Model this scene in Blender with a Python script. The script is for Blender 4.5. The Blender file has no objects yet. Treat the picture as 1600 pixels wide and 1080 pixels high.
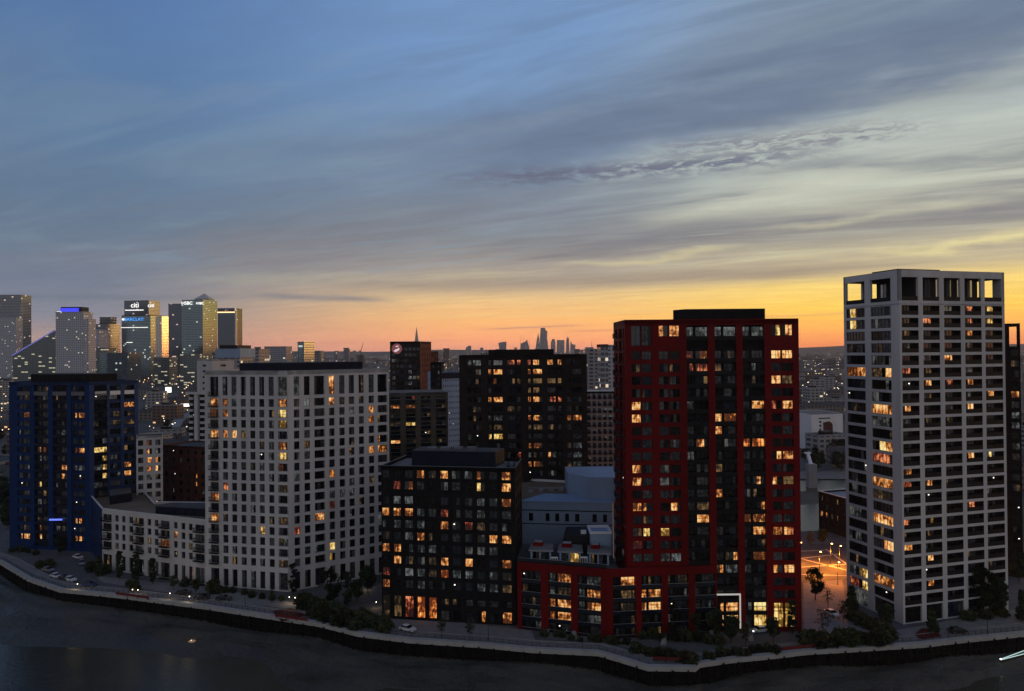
import bpy, bmesh, math, random
from mathutils import Matrix, Vector
random.seed(7)
S = bpy.context.scene
COL = S.collection
R = math.radians
# ------------------------------------------------------------------ camera
F = 1156.0; CAMZ = 70.0; PITCH = math.atan(8/F); ROLL = -0.0085
cd = bpy.data.cameras.new('camera'); cam = bpy.data.objects.new('camera', cd); COL.objects.link(cam)
cd.sensor_width = 36; cd.lens = 36*F/1600; cd.clip_start = 1; cd.clip_end = 60000
RM = Matrix.Rotation(R(90)+PITCH, 3, 'X') @ Matrix.Rotation(ROLL, 3, 'Z')
cam.location = (0, 0, CAMZ); cam.rotation_euler = RM.to_euler(); S.camera = cam
S.view_settings.view_transform = 'Standard'; S.view_settings.look = 'None'
S.view_settings.exposure = 0; S.view_settings.gamma = 1
S.cycles.volume_bounces = 0; S.cycles.max_bounces = 5; S.cycles.diffuse_bounces = 3; S.cycles.glossy_bounces = 3
try: S.cycles.sample_clamp_indirect = 3.0
except Exception: pass

def ray(px, py): return RM @ Vector(((px-800)/F, -(py-540)/F, -1))
def G(px, py, z=0.0):                 # ground point seen at a photo pixel
    r = ray(px, py); t = (z-CAMZ)/r.z; return (r.x*t, r.y*t)
def at(px, py, Y):                    # point at depth Y seen at a photo pixel
    r = ray(px, py); t = Y/r.y; return (r.x*t, Y, CAMZ+r.z*t)
RI = RM.transposed()
def proj(p):
    c = RI @ (Vector(p)-Vector((0, 0, CAMZ)))
    if c.z > -0.1: return (-9999, -9999)
    return (800-F*c.x/c.z, 540+F*c.y/c.z)
def uof(A, B, px, py):                # distance along A->B at which the pixel column cuts the wall
    r = ray(px, py); dx, dy = B[0]-A[0], B[1]-A[1]; L = math.hypot(dx, dy); dx /= L; dy /= L
    det = dx*(-r.y)-(-r.x)*dy
    return ((-A[0])*(-r.y)-(-r.x)*(-A[1]))/det
def lin(c): 
    return tuple((v/255/12.92 if v/255 <= .04045 else ((v/255+.055)/1.055)**2.4) for v in c)+(1,)

# ------------------------------------------------------------------ node helpers
class NT:
    def __init__(s, tree): s.t = tree; s.n = tree.nodes; s.l = tree.links
    def new(s, ty, **kw):
        n = s.n.new(ty)
        for k, v in kw.items(): setattr(n, k, v)
        return n
    def put(s, sock, v):
        if isinstance(v, bpy.types.NodeSocket): s.l.new(v, sock)
        elif v is not None: sock.default_value = v
    def m(s, op, a, b=None, c=None, clamp=False):
        n = s.new('ShaderNodeMath', operation=op, use_clamp=clamp)
        s.put(n.inputs[0], a); s.put(n.inputs[1], b)
        if c is not None: s.put(n.inputs[2], c)
        return n.outputs[0]
    def mix(s, f, a, b, blend='MIX'):
        n = s.new('ShaderNodeMix', data_type='RGBA', blend_type=blend)
        s.put(n.inputs[0], f); s.put(n.inputs[6], a); s.put(n.inputs[7], b); return n.outputs[2]
    def ramp(s, f, pts, interp='LINEAR'):
        n = s.new('ShaderNodeValToRGB'); e = n.color_ramp.elements; n.color_ramp.interpolation = interp
        while len(e) < len(pts): e.new(0.5)
        for i, (p, c) in enumerate(pts): e[i].position = p; e[i].color = c
        s.put(n.inputs[0], f); return n.outputs[0]
    def sstep(s, x, a, b):
        n = s.new('ShaderNodeMapRange', interpolation_type='SMOOTHSTEP')
        s.put(n.inputs[0], x); n.inputs[1].default_value = a; n.inputs[2].default_value = b
        return n.outputs[0]
    def noise(s, vec, scale, detail=4, rough=.5, dist=0):
        n = s.new('ShaderNodeTexNoise'); s.put(n.inputs['Vector'], vec)
        n.inputs['Scale'].default_value = scale; n.inputs['Detail'].default_value = detail
        n.inputs['Roughness'].default_value = rough; n.inputs['Distortion'].default_value = dist
        return n.outputs['Fac']
    def comb(s, x, y, z=0.0):
        n = s.new('ShaderNodeCombineXYZ'); s.put(n.inputs[0], x); s.put(n.inputs[1], y); s.put(n.inputs[2], z); return n.outputs[0]
    def sep(s, v):
        n = s.new('ShaderNodeSeparateXYZ'); s.l.new(v, n.inputs[0]); return n.outputs

# ------------------------------------------------------------------ world: dusk sky, sunset to the right of centre
W = bpy.data.worlds.new("World"); S.world = W; W.use_nodes = True
EAST = 1.35; HZ = 5e-5
def sky():
    t = NT(W.node_tree); t.n.clear()
    tc = t.new('ShaderNodeTexCoord').outputs['Generated']
    x, y, z = t.sep(tc)
    hl = t.m('SQRT', t.m('ADD', t.m('MULTIPLY', x, x), t.m('MULTIPLY', y, y)))
    V = t.m('DIVIDE', z, t.m('MAXIMUM', hl, 0.02)); Vc = t.m('MINIMUM', t.m('MAXIMUM', V, 0.0), 1.0)
    A = t.m('ARCTAN2', x, y)
    L = lin
    rl = t.ramp(Vc, [(0, L((186,136,118))), (.02, L((160,134,126))), (.045, L((128,130,142))), (.085, L((112,122,140))), (.16, L((100,120,142))), (.27, L((92,124,160))), (.42, L((84,121,172))), (1, L((60,90,140)))])
    rc = t.ramp(Vc, [(0, L((214,140,112))), (.014, L((244,156,100))), (.045, L((250,186,112))), (.07, L((232,192,134))), (.095, L((180,164,146))), (.15, L((134,138,144))), (.24, L((120,138,160))), (.33, L((120,150,188))), (.47, L((120,156,205))), (1, L((80,110,160)))])
    rr = t.ramp(Vc, [(0, L((232,124,62))), (.02, L((254,164,68))), (.05, L((255,206,86))), (.078, L((250,214,120))), (.1, L((200,184,148))), (.15, L((168,164,152))), (.21, L((184,188,176))), (.3, L((172,184,188))), (.43, L((134,152,172))), (1, L((90,116,160)))])
    c = t.mix(t.sstep(A, -.55, .0), rl, rc); c = t.mix(t.sstep(A, .02, .42), c, rr)
    back = t.ramp(Vc, [(0, L((156,150,150))), (.25, L((158,155,156))), (.6, L((122,124,134))), (1, L((80,92,116)))])
    bf = t.sstep(t.m('ABSOLUTE', t.m('SUBTRACT', A, .3)), 1.4, 2.1)
    # cirrus sheet on a plane overhead, streaks running from lower left to upper right
    den = t.m('ADD', t.m('MAXIMUM', z, 0.0), 0.05)
    px_ = t.m('DIVIDE', x, den); py_ = t.m('DIVIDE', y, den)
    s_ = t.m('ADD', t.m('MULTIPLY', px_, -.90), t.m('MULTIPLY', py_, .44))
    w_ = t.m('ADD', t.m('MULTIPLY', px_, .44), t.m('MULTIPLY', py_, .90))
    v1 = t.comb(t.m('MULTIPLY', s_, .22), t.m('MULTIPLY', w_, .62), 3.3)
    n1 = t.noise(v1, 1.0, 6, .52, .6)
    v2 = t.comb(t.m('MULTIPLY', s_, .5), t.m('MULTIPLY', w_, 1.9), 9.1)
    n2 = t.noise(v2, 1.0, 7, .55, .9)
    v3 = t.comb(t.m('MULTIPLY', s_, 1.6), t.m('MULTIPLY', w_, 5.0), 1.7)
    n3 = t.noise(v3, 1.0, 6, .62, .5)
    cover = t.m('ADD', .3, t.m('MULTIPLY', .7, t.sstep(t.m('SUBTRACT', A, t.m('MULTIPLY', V, 1.3)), -.95, -.05)))
    low = t.sstep(V, .085, .13)          # the clear band over the horizon
    dk = t.m('MULTIPLY', t.sstep(n1, .46, .62), t.m('MULTIPLY', cover, low))
    dk2 = t.m('MULTIPLY', t.sstep(n2, .48, .66), t.m('MULTIPLY', cover, low))
    br = t.m('MULTIPLY', t.sstep(n2, .50, .32), t.m('MULTIPLY', cover, low))
    cold = t.ramp(Vc, [(0, L((150,130,128))), (.1, L((134,128,128))), (.2, L((118,124,136))), (.35, L((100,118,142))), (1, L((80,96,130)))])
    c = t.mix(t.m('MULTIPLY', dk, .8), c, cold)
    c = t.mix(t.m('MULTIPLY', dk2, .62), c, cold)
    brc = t.mix(t.sstep(A, -.1, .45), L((132,152,168)), t.ramp(Vc, [(0, L((250,220,140))), (.09, L((240,220,150))), (.125, L((206,202,172))), (.2, L((196,202,188))), (.4, L((184,194,196)))]))
    c = t.mix(t.m('MULTIPLY', br, .62), c, brc)
    def band(a0, v0, a1, v1_, wd, wnoise=0.0, nz=None):
        sl = (v1_-v0)/(a1-a0)
        line = t.m('ADD', v0-sl*a0, t.m('MULTIPLY', A, sl))
        d = t.m('SUBTRACT', V, line)
        if nz is not None: d = t.m('ADD', d, t.m('MULTIPLY', t.m('SUBTRACT', nz, .5), wnoise))
        q = t.m('DIVIDE', d, wd); g = t.m('EXPONENT', t.m('MULTIPLY', t.m('MULTIPLY', q, q), -1.0))
        e = (a1-a0)*.3
        return t.m('MULTIPLY', g, t.m('MULTIPLY', t.sstep(A, a0, a0+e), t.sstep(A, a1, a1-e)))
    av = t.comb(t.m('MULTIPLY', A, 9), t.m('MULTIPLY', V, 26), 0); na = t.noise(av, 1.0, 6, .55, .4)
    av2 = t.comb(t.m('MULTIPLY', A, 38), t.m('MULTIPLY', V, 150), 4); nb = t.noise(av2, 1.0, 7, .68, .6)
    # wide slate band climbing to the right
    c = t.mix(t.m('MULTIPLY', band(-.25, .245, .9, .405, .050, .09, na), .88), c, L((106,122,147)))
    # the bright gap below it
    c = t.mix(t.m('MULTIPLY', band(.02, .215, .8, .33, .018, .05, na), .42), c, L((186,192,182)))
    # the rippled mauve bank
    bk = band(-.15, .233, .46, .249, .012, .024, nb)
    c = t.mix(t.m('MULTIPLY', bk, t.m('MULTIPLY', t.sstep(nb, .36, .56), .95)), c, L((106,110,130)))
    bk = band(.14, .270, .56, .262, .011, .045, nb)
    c = t.mix(t.m('MULTIPLY', bk, t.m('MULTIPLY', t.sstep(nb, .44, .56), .75)), c, L((124,124,138)))
    # bright filaments low on the right
    for a in [(.03, .112, .34, .130, .004, .35), (.15, .17, .5, .215, .010, .55), (.42, .112, .75, .128, .006, .7), (.3, .15, .62, .17, .005, .35), (-.5, .09, .1, .105, .007, .3)]:
        g = band(a[0], a[1], a[2], a[3], a[4], .035, na)
        c = t.mix(t.m('MULTIPLY', g, a[5]), c, t.mix(t.sstep(V, .12, .19), t.mix(t.sstep(A, -.3, .3), L((186,178,150)), L((236,222,160))), L((206,208,190))))
    # grey roof of cloud edging the clear band, and thin bars in the orange
    for a in [(-.35, .086, .62, .100, .010, .75, (158,142,126)), (.2, .137, .85, .150, .010, .6, (150,148,144)), (-.36, .075, -.14, .068, .004, .6, (104,112,128)), (-.9, .06, -.24, .073, .004, .4, (100,110,126)),
              (-.06, .0285, .115, .034, .0011, .75, (176,132,112)), (.06, .0255, .19, .0275, .0008, .7, (170,126,100)),
              (-.34, .012, -.02, .015, .0010, .5, (180,128,112)), (.1, .036, .62, .047, .0016, .45, (206,160,100)), (-.2, .045, .3, .052, .003, .3, (220,190,130))]:
        g = band(a[0], a[1], a[2], a[3], a[4], .006, na)
        c = t.mix(t.m('MULTIPLY', g, a[5]), c, L(a[6]))
    # faint streaky grain
    c = t.mix(t.m('ADD', .15, t.m('MULTIPLY', cover, .6)), c, t.ramp(n3, [(0.32, (.86, .865, .88, 1)), (.68, (1.10, 1.10, 1.08, 1))]), 'MULTIPLY')
    gl = t.m('MULTIPLY', t.sstep(A, .63, .95), t.m('MULTIPLY', t.sstep(A, 1.75, 1.2), t.sstep(V, .30, .02)))  # sky glow added out of view at right, for gold reflections
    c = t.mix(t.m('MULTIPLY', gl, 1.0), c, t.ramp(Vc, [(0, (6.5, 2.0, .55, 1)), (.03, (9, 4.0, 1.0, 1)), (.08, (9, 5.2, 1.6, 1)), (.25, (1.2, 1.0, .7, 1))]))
    trans = t.m('EXPONENT', t.m('MULTIPLY', t.m('MINIMUM', t.m('DIVIDE', 260.0, t.m('MAXIMUM', V, .001)), 13400.0), HZ))
    tv = t.new('ShaderNodeVectorMath', operation='SCALE'); t.l.new(c, tv.inputs[0]); t.l.new(trans, tv.inputs['Scale']); c = tv.outputs[0]
    c = t.mix(bf, c, t.mix(1.0, back, (EAST, EAST, EAST, 1), 'MULTIPLY'))
    c = t.mix(t.sstep(V, 0.0, -.03), c, L((40, 38, 40)))
    # a little of the physical dusk sky underneath
    st = t.new('ShaderNodeTexSky'); st.sky_type = 'NISHITA'; st.sun_disc = False
    st.sun_elevation = R(0.5); st.sun_rotation = R(27); st.dust_density = 3
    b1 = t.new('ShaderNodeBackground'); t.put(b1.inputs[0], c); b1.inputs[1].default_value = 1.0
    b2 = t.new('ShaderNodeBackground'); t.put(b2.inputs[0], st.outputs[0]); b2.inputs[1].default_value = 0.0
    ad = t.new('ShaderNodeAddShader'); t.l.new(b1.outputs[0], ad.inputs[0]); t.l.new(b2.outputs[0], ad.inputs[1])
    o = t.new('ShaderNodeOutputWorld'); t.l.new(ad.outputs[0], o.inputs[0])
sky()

# ------------------------------------------------------------------ materials
MATS = {}
def mat(name, col, rough=.8, spec=.3, metal=0, vary=.15, vscale=.25, bump=0, streak=False, col2=None):
    if name in MATS: return MATS[name]
    m = bpy.data.materials.new(name); m.use_nodes = True; t = NT(m.node_tree); b = t.n['Principled BSDF']
    c = col if len(col) == 4 else tuple(col)+(1,)
    if vary:
        pos = t.new('ShaderNodeNewGeometry').outputs['Position']
        if streak:
            x, y, z = t.sep(pos); pos = t.comb(x, y, t.m('MULTIPLY', z, .12))
        n = t.noise(pos, vscale, 6, .6)
        c2 = (tuple(col2)+(1,))[:4] if col2 else tuple(v*(1-vary) for v in c[:3])+(1,)
        c1 = c if col2 else tuple(min(1, v*(1+vary)) for v in c[:3])+(1,)
        cc = t.ramp(n, [(.32, c2), (.68, c1)]); t.put(b.inputs['Base Color'], cc)
        if bump:
            bn = t.new('ShaderNodeBump'); bn.inputs['Strength'].default_value = bump; t.l.new(t.noise(pos, vscale*8, 4), bn.inputs['Height']); t.l.new(bn.outputs[0], b.inputs['Normal'])
    else: b.inputs['Base Color'].default_value = c
    b.inputs['Roughness'].default_value = rough; b.inputs['Metallic'].default_value = metal
    b.inputs['Specular IOR Level'].default_value = spec
    MATS[name] = m; return m
def emat(name, col, strength, sample=False):
    if name in MATS: return MATS[name]
    m = bpy.data.materials.new(name); m.use_nodes = True; b = m.node_tree.nodes['Principled BSDF']
    b.inputs['Base Color'].default_value = (.3, .3, .3, 1); b.inputs['Emission Color'].default_value = tuple(col)+(1,)
    b.inputs['Emission Strength'].default_value = strength
    if not sample: m.cycles.emission_sampling = 'NONE'
    MATS[name] = m; return m
def brickmat(name, c1, c2, mortar, rough=.85):
    if name in MATS: return MATS[name]
    m = bpy.data.materials.new(name); m.use_nodes = True; t = NT(m.node_tree); b = t.n['Principled BSDF']
    pos = t.new('ShaderNodeNewGeometry').outputs['Position']; x, y, z = t.sep(pos)
    n = t.new('ShaderNodeTexBrick'); t.put(n.inputs['Vector'], t.comb(t.m('ADD', x, t.m('MULTIPLY', y, .8)), z, 0))
    n.inputs['Scale'].default_value = 1.0; n.inputs['Brick Width'].default_value = .9; n.inputs['Row Height'].default_value = .3; n.inputs['Mortar Size'].default_value = .02
    n.inputs['Color1'].default_value = tuple(c1)+(1,); n.inputs['Color2'].default_value = tuple(c2)+(1,); n.inputs['Mortar'].default_value = tuple(mortar)+(1,)
    g = t.ramp(t.noise(pos, .12, 5, .6), [(.3, (.75, .75, .75, 1)), (.7, (1.2, 1.2, 1.2, 1))])
    t.put(b.inputs['Base Color'], t.mix(1.0, n.outputs['Color'], g, 'MULTIPLY')); b.inputs['Roughness'].default_value = rough
    b.inputs['Specular IOR Level'].default_value = .08
    MATS[name] = m; return m
def litmat(name, dark, midc, bright, st, sc=1.7, thr=(.455, .54, .65)):
    m = bpy.data.materials.new(name); m.use_nodes = True; t = NT(m.node_tree); b = t.n['Principled BSDF']
    pos = t.new('ShaderNodeNewGeometry').outputs['Position']; x, y, z = t.sep(pos)
    v = t.comb(t.m('MULTIPLY', x, 1.5), t.m('MULTIPLY', y, 1.5), t.m('MULTIPLY', z, .45)); v2 = t.comb(x, y, t.m('MULTIPLY', z, 1.1))
    n = t.noise(v, sc*.75, 2, .5, .2); n2 = t.noise(v2, .16, 1); n3 = t.noise(v2, .75, 2, .6)
    f = t.m('ADD', t.m('ADD', t.m('MULTIPLY', n, .5), t.m('MULTIPLY', n3, .5)), t.m('MULTIPLY', t.m('SUBTRACT', n2, .5), .6))
    c = t.ramp(f, [(thr[0], tuple(dark)+(1,)), (thr[1], tuple(midc)+(1,)), (thr[2], tuple(bright)+(1,))])
    t.put(b.inputs['Emission Color'], c); b.inputs['Emission Strength'].default_value = st
    b.inputs['Base Color'].default_value = (.02, .02, .02, 1); b.inputs['Roughness'].default_value = .12
    m.cycles.emission_sampling = 'NONE'; MATS[name] = m; return m
def glassmat(name, c1, c2, rough=.1, spec=.5, sc=.5):
    m = bpy.data.materials.new(name); m.use_nodes = True; t = NT(m.node_tree); b = t.n['Principled BSDF']
    pos = t.new('ShaderNodeNewGeometry').outputs['Position']
    n = t.noise(pos, sc, 3, .6)
    t.put(b.inputs['Base Color'], t.ramp(n, [(.4, tuple(c1)+(1,)), (.6, tuple(c2)+(1,))]))
    b.inputs['Roughness'].default_value = rough; b.inputs['Specular IOR Level'].default_value = spec
    MATS[name] = m; return m
# lit rooms: warm, orange, yellow, cool white (partly reflections painted as glow), reddish, dim
litmat('lit_w', (.07, .018, .004), (.62, .21, .045), (1.0, .62, .25), 1.05)
litmat('lit_o', (.10, .018, .004), (.75, .20, .035), (1.0, .52, .15), 1.1)
litmat('lit_y', (.12, .06, .01), (.7, .40, .09), (1.0, .82, .36), 1.05)
litmat('lit_c', (.010, .012, .012), (.07, .08, .08), (.22, .23, .23), .6)
litmat('lit_r', (.03, .006, .004), (.20, .03, .012), (.9, .30, .12), .9)
litmat('lit_d', (.012, .009, .006), (.09, .055, .025), (.34, .19, .07), .5)
litmat('lit_g', (.01, .012, .012), (.06, .065, .065), (.14, .14, .13), .6)  # faint glow painted on some otherwise dark panes
glassmat('pane_black', (.003, .003, .004), (.008, .009, .01), .1, .25)
glassmat('pane_blue', (.006, .010, .018), (.02, .03, .045), .08, .6)
glassmat('pane_grey', (.02, .022, .025), (.09, .095, .10), .25, .4, 1.3)
glassmat('pane_blind', (.06, .06, .06), (.15, .15, .15), .5, .3, 1.6)
DARKS = ['pane_black']*7+['pane_blue']*4+['pane_grey']*4+['pane_blind']*1+['lit_g']*1
mat('concrete_white', (.50, .49, .485), .75, .25, vary=.13, vscale=.22, streak=True)
mat('concrete_white_2', (.48, .465, .45), .75, .25, vary=.13, vscale=.15, streak=True)
mat('concrete_grey', (.26, .26, .27), .8, .2, vary=.12, vscale=.2)
mat('red_panel', (.128, .003, .004), .6, .12, vary=.2, vscale=.08, streak=True)
mat('blue_panel', (.004, .025, .105), .55, .12, vary=.15, vscale=.08, streak=True)
mat('blue_pale', (.03, .055, .14), .55, .2, vary=.15, vscale=.08, streak=True)
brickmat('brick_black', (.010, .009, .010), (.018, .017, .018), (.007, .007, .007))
brickmat('brick_brown', (.022, .017, .016), (.034, .026, .024), (.014, .012, .012))
brickmat('brick_red', (.10, .035, .026), (.13, .048, .036), (.07, .05, .045))
brickmat('brick_buff', (.13, .11, .085), (.17, .145, .11), (.10, .09, .075))
mat('metal_dark', (.010, .010, .011), .5, .15, 0, vary=0)
mat('metal_navy', (.007, .010, .024), .55, .15, 0, vary=.2, vscale=.3)
mat('frame_dark', (.010, .010, .010), .5, .15, vary=0)
mat('frame_grey', (.12, .12, .13), .5, .3, vary=0)
mat('roof_felt', (.075, .073, .07), .9, .15, vary=.25, vscale=.3)
mat('roof_pale', (.17, .165, .155), .9, .15, vary=.25, vscale=.25)
mat('roof_brown', (.16, .12, .085), .9, .15, vary=.25, vscale=.12)
mat('roof_blue', (.22, .30, .42), .7, .25, vary=.12, vscale=.1)
mat('wall_blue', (.24, .33, .46), .75, .25, vary=.1, vscale=.12, streak=True)
mat('pane_sky', (.42, .45, .45), .12, .5, .9, vary=.2, vscale=.3)
mat('white_paint', (.7, .7, .72), .5, .3, vary=.06)
mat('steel', (.35, .36, .38), .35, .5, .6, vary=.1)
mat('glass_rail', (.008, .012, .02), .1, .5, 0, vary=0)

# ------------------------------------------------------------------ mesh builder
class MB:
    def __init__(s): s.v = []; s.f = []; s.m = []; s.names = []
    def mi(s, name):
        if name not in s.names: s.names.append(name)
        return s.names.index(name)
    def quad(s, pts, m):
        i = len(s.v); s.v += [tuple(p) for p in pts]; s.f.append(tuple(range(i, i+len(pts)))); s.m.append(s.mi(m))
    def hexa(s, p, m):   # 8 points: bottom 4, top 4
        i = len(s.v); s.v += [tuple(q) for q in p]; k = s.mi(m)
        for f in ((3,2,1,0), (4,5,6,7), (0,1,5,4), (1,2,6,5), (2,3,7,6), (3,0,4,7)):
            s.f.append(tuple(i+j for j in f)); s.m.append(k)
    def box(s, x0, x1, y0, y1, z0, z1, m): s.hexa([(x0,y0,z0),(x1,y0,z0),(x1,y1,z0),(x0,y1,z0),(x0,y0,z1),(x1,y0,z1),(x1,y1,z1),(x0,y1,z1)], m)
    def obox(s, o, d, u0, u1, w0, w1, z0, z1, m):   # oriented: u along d, w inward (left normal)
        ex, ey = d; nx, ny = -ey, ex
        P = lambda u, w, z: (o[0]+ex*u+nx*w, o[1]+ey*u+ny*w, z)
        s.hexa([P(u0,w0,z0),P(u1,w0,z0),P(u1,w1,z0),P(u0,w1,z0),P(u0,w0,z1),P(u1,w0,z1),P(u1,w1,z1),P(u0,w1,z1)], m)
    def prism(s, poly, z0, z1, m, mtop=None, cap=True, bottom=False):
        n = len(poly)
        for i in range(n):
            a, b = poly[i], poly[(i+1) % n]
            s.quad([(a[0],a[1],z0),(b[0],b[1],z0),(b[0],b[1],z1),(a[0],a[1],z1)], m)
        if cap: s.quad([(p[0],p[1],z1) for p in poly], mtop or m)
        if bottom: s.quad([(p[0],p[1],z0) for p in reversed(poly)], m)
    def tube(s, p0, p1, r0, r1, m, n=6, caps=True):
        p0 = Vector(p0); p1 = Vector(p1); d = (p1-p0).normalized()
        a = d.orthogonal().normalized(); b = d.cross(a); i = len(s.v); k = s.mi(m)
        for p, r in ((p0, r0), (p1, r1)):
            for j in range(n):
                an = 2*math.pi*j/n; s.v.append(tuple(p+a*(r*math.cos(an))+b*(r*math.sin(an))))
        for j in range(n): s.f.append((i+j, i+(j+1) % n, i+n+(j+1) % n, i+n+j)); s.m.append(k)
        if caps: s.f.append(tuple(i+j for j in range(n))[::-1]); s.m.append(k); s.f.append(tuple(i+n+j for j in range(n))); s.m.append(k)
    def ball(s, c, r, m, nu=8, nv=5, sz=1.0):
        i = len(s.v); k = s.mi(m)
        for a in range(nv+1):
            th = math.pi*a/nv
            for b in range(nu):
                ph = 2*math.pi*b/nu
                s.v.append((c[0]+r*math.sin(th)*math.cos(ph), c[1]+r*math.sin(th)*math.sin(ph), c[2]+r*sz*math.cos(th)))
        for a in range(nv):
            for b in range(nu): s.f.append((i+a*nu+b, i+a*nu+(b+1) % nu, i+(a+1)*nu+(b+1) % nu, i+(a+1)*nu+b)); s.m.append(k)
    def mesh(s, name, off=(0, 0, 0)):
        me = bpy.data.meshes.new(name)
        me.from_pydata([(v[0]-off[0], v[1]-off[1], v[2]-off[2]) for v in s.v], [], s.f)
        for n in s.names: me.materials.append(MATS[n])
        me.polygons.foreach_set('material_index', s.m); me.update(); return me
    def build(s, name, parent=None):
        if not s.f: return None
        off = tuple(parent_loc(parent)) if parent else (0, 0, 0)
        o = bpy.data.objects.new(name, s.mesh(name, off)); COL.objects.link(o)
        if parent: o.parent = parent
        return o
def parent_loc(p):
    l = Vector(p.location)
    while p.parent: p = p.parent; l = l+Vector(p.location)
    return l
def thing(name, label, cat, loc, group=None):
    o = bpy.data.objects.new(name, None); o.empty_display_size = 1; COL.objects.link(o); o.location = tuple(loc)+(0,)*(3-len(loc))
    o['label'] = label; o['category'] = cat
    if group: o['group'] = group
    return o
def tag(o, label, cat, group=None, kind=None):
    if label: o['label'] = label
    if cat: o['category'] = cat
    if group: o['group'] = group
    if kind: o['kind'] = kind
    return o
def solo(mb, name, label, cat, loc=None, group=None):   # a one-mesh thing with its origin at its base
    if loc is None: loc = (sum(v[0] for v in mb.v)/len(mb.v), sum(v[1] for v in mb.v)/len(mb.v), min(v[2] for v in mb.v))
    o = bpy.data.objects.new(name, mb.mesh(name, loc)); COL.objects.link(o); o.location = loc
    return tag(o, label, cat, group)
def struct(mb, name, kind='structure'):
    o = mb.build(name); o['kind'] = kind; return o
ORD = ['first','second','third','fourth','fifth','sixth','seventh','eighth','ninth','tenth','eleventh','twelfth','thirteenth','fourteenth','fifteenth','sixteenth','seventeenth','eighteenth','nineteenth','twentieth','twenty-first','twenty-second','twenty-third','twenty-fourth','twenty-fifth','twenty-sixth','twenty-seventh','twenty-eighth']

# ------------------------------------------------------------------ windows and balconies
def win_emit(mb, P, w, h, panes, tr, fm):
    # P(u, w, z) maps local coordinates; frame proud of the glass
    def bx(u0, u1, w0, w1, z0, z1, m):
        mb.hexa([P(u0,w0,z0),P(u1,w0,z0),P(u1,w1,z0),P(u0,w1,z0),P(u0,w0,z1),P(u1,w0,z1),P(u1,w1,z1),P(u0,w1,z1)], m)
    t = .07
    bx(0, t, -.06, .03, 0, h, fm); bx(w-t, w, -.06, .03, 0, h, fm); bx(t, w-t, -.06, .03, 0, t, fm); bx(t, w-t, -.06, .03, h-t, h, fm)
    n = len(panes)
    for i, pm in enumerate(panes):
        a = w*i/n; b = w*(i+1)/n
        mb.quad([P(a,.02,0), P(b,.02,0), P(b,.02,h), P(a,.02,h)], pm.split('+')[0])
        if pm.endswith('+s'):
            c = (a+b)/2; bx(c-.16, c+.16, -.04, .0, h*.62, h*.62+.26, 'bulb')
        if i: bx(a-.035, a+.035, -.055, .025, t, h-t, fm)
    for k in range(tr):
        z = h*(k+1)/(tr+1); bx(t, w-t, -.05, .02, z-.03, z+.03, fm)
emat('bulb', (1.0, .93, .8), 2.5)
def rail_emit(mb, P, w, dep, slab, style):
    def bx(u0, u1, w0, w1, z0, z1, m):
        mb.hexa([P(u0,w0,z0),P(u1,w0,z0),P(u1,w1,z0),P(u0,w1,z0),P(u0,w0,z1),P(u1,w0,z1),P(u1,w1,z1),P(u0,w1,z1)], m)
    # dep>0: projects dep metres in front of the wall
    if dep > 0: bx(0, w, -dep, 0, -slab, 0, style[0])
    y = -dep
    bx(0, w, y, y+.06, 1.02, 1.1, style[1])
    n = max(2, int(w/.35))
    if style[2] == 'bars':
        for i in range(n+1):
            u = (w-.04)*i/n; bx(u, u+.045, y+.01, y+.05, 0, 1.02, style[1])
    else: bx(.03, w-.03, y+.02, y+.04, .05, 1.02, style[2])
    if dep > 0:
        for u in (0, w-.05):
            bx(u, u+.05, y+.06, 0, 1.02, 1.1, style[1])
            if style[2] == 'bars':
                for j in range(3): yy = y+dep*(j+1)/4; bx(u, u+.045, yy, yy+.05, 0, 1.02, style[1])
            else: bx(u+.01, u+.03, y+.06, -.02, .05, 1.02, style[2])
LIT = []   # (x0, x1, y, kind) in photo pixels
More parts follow.
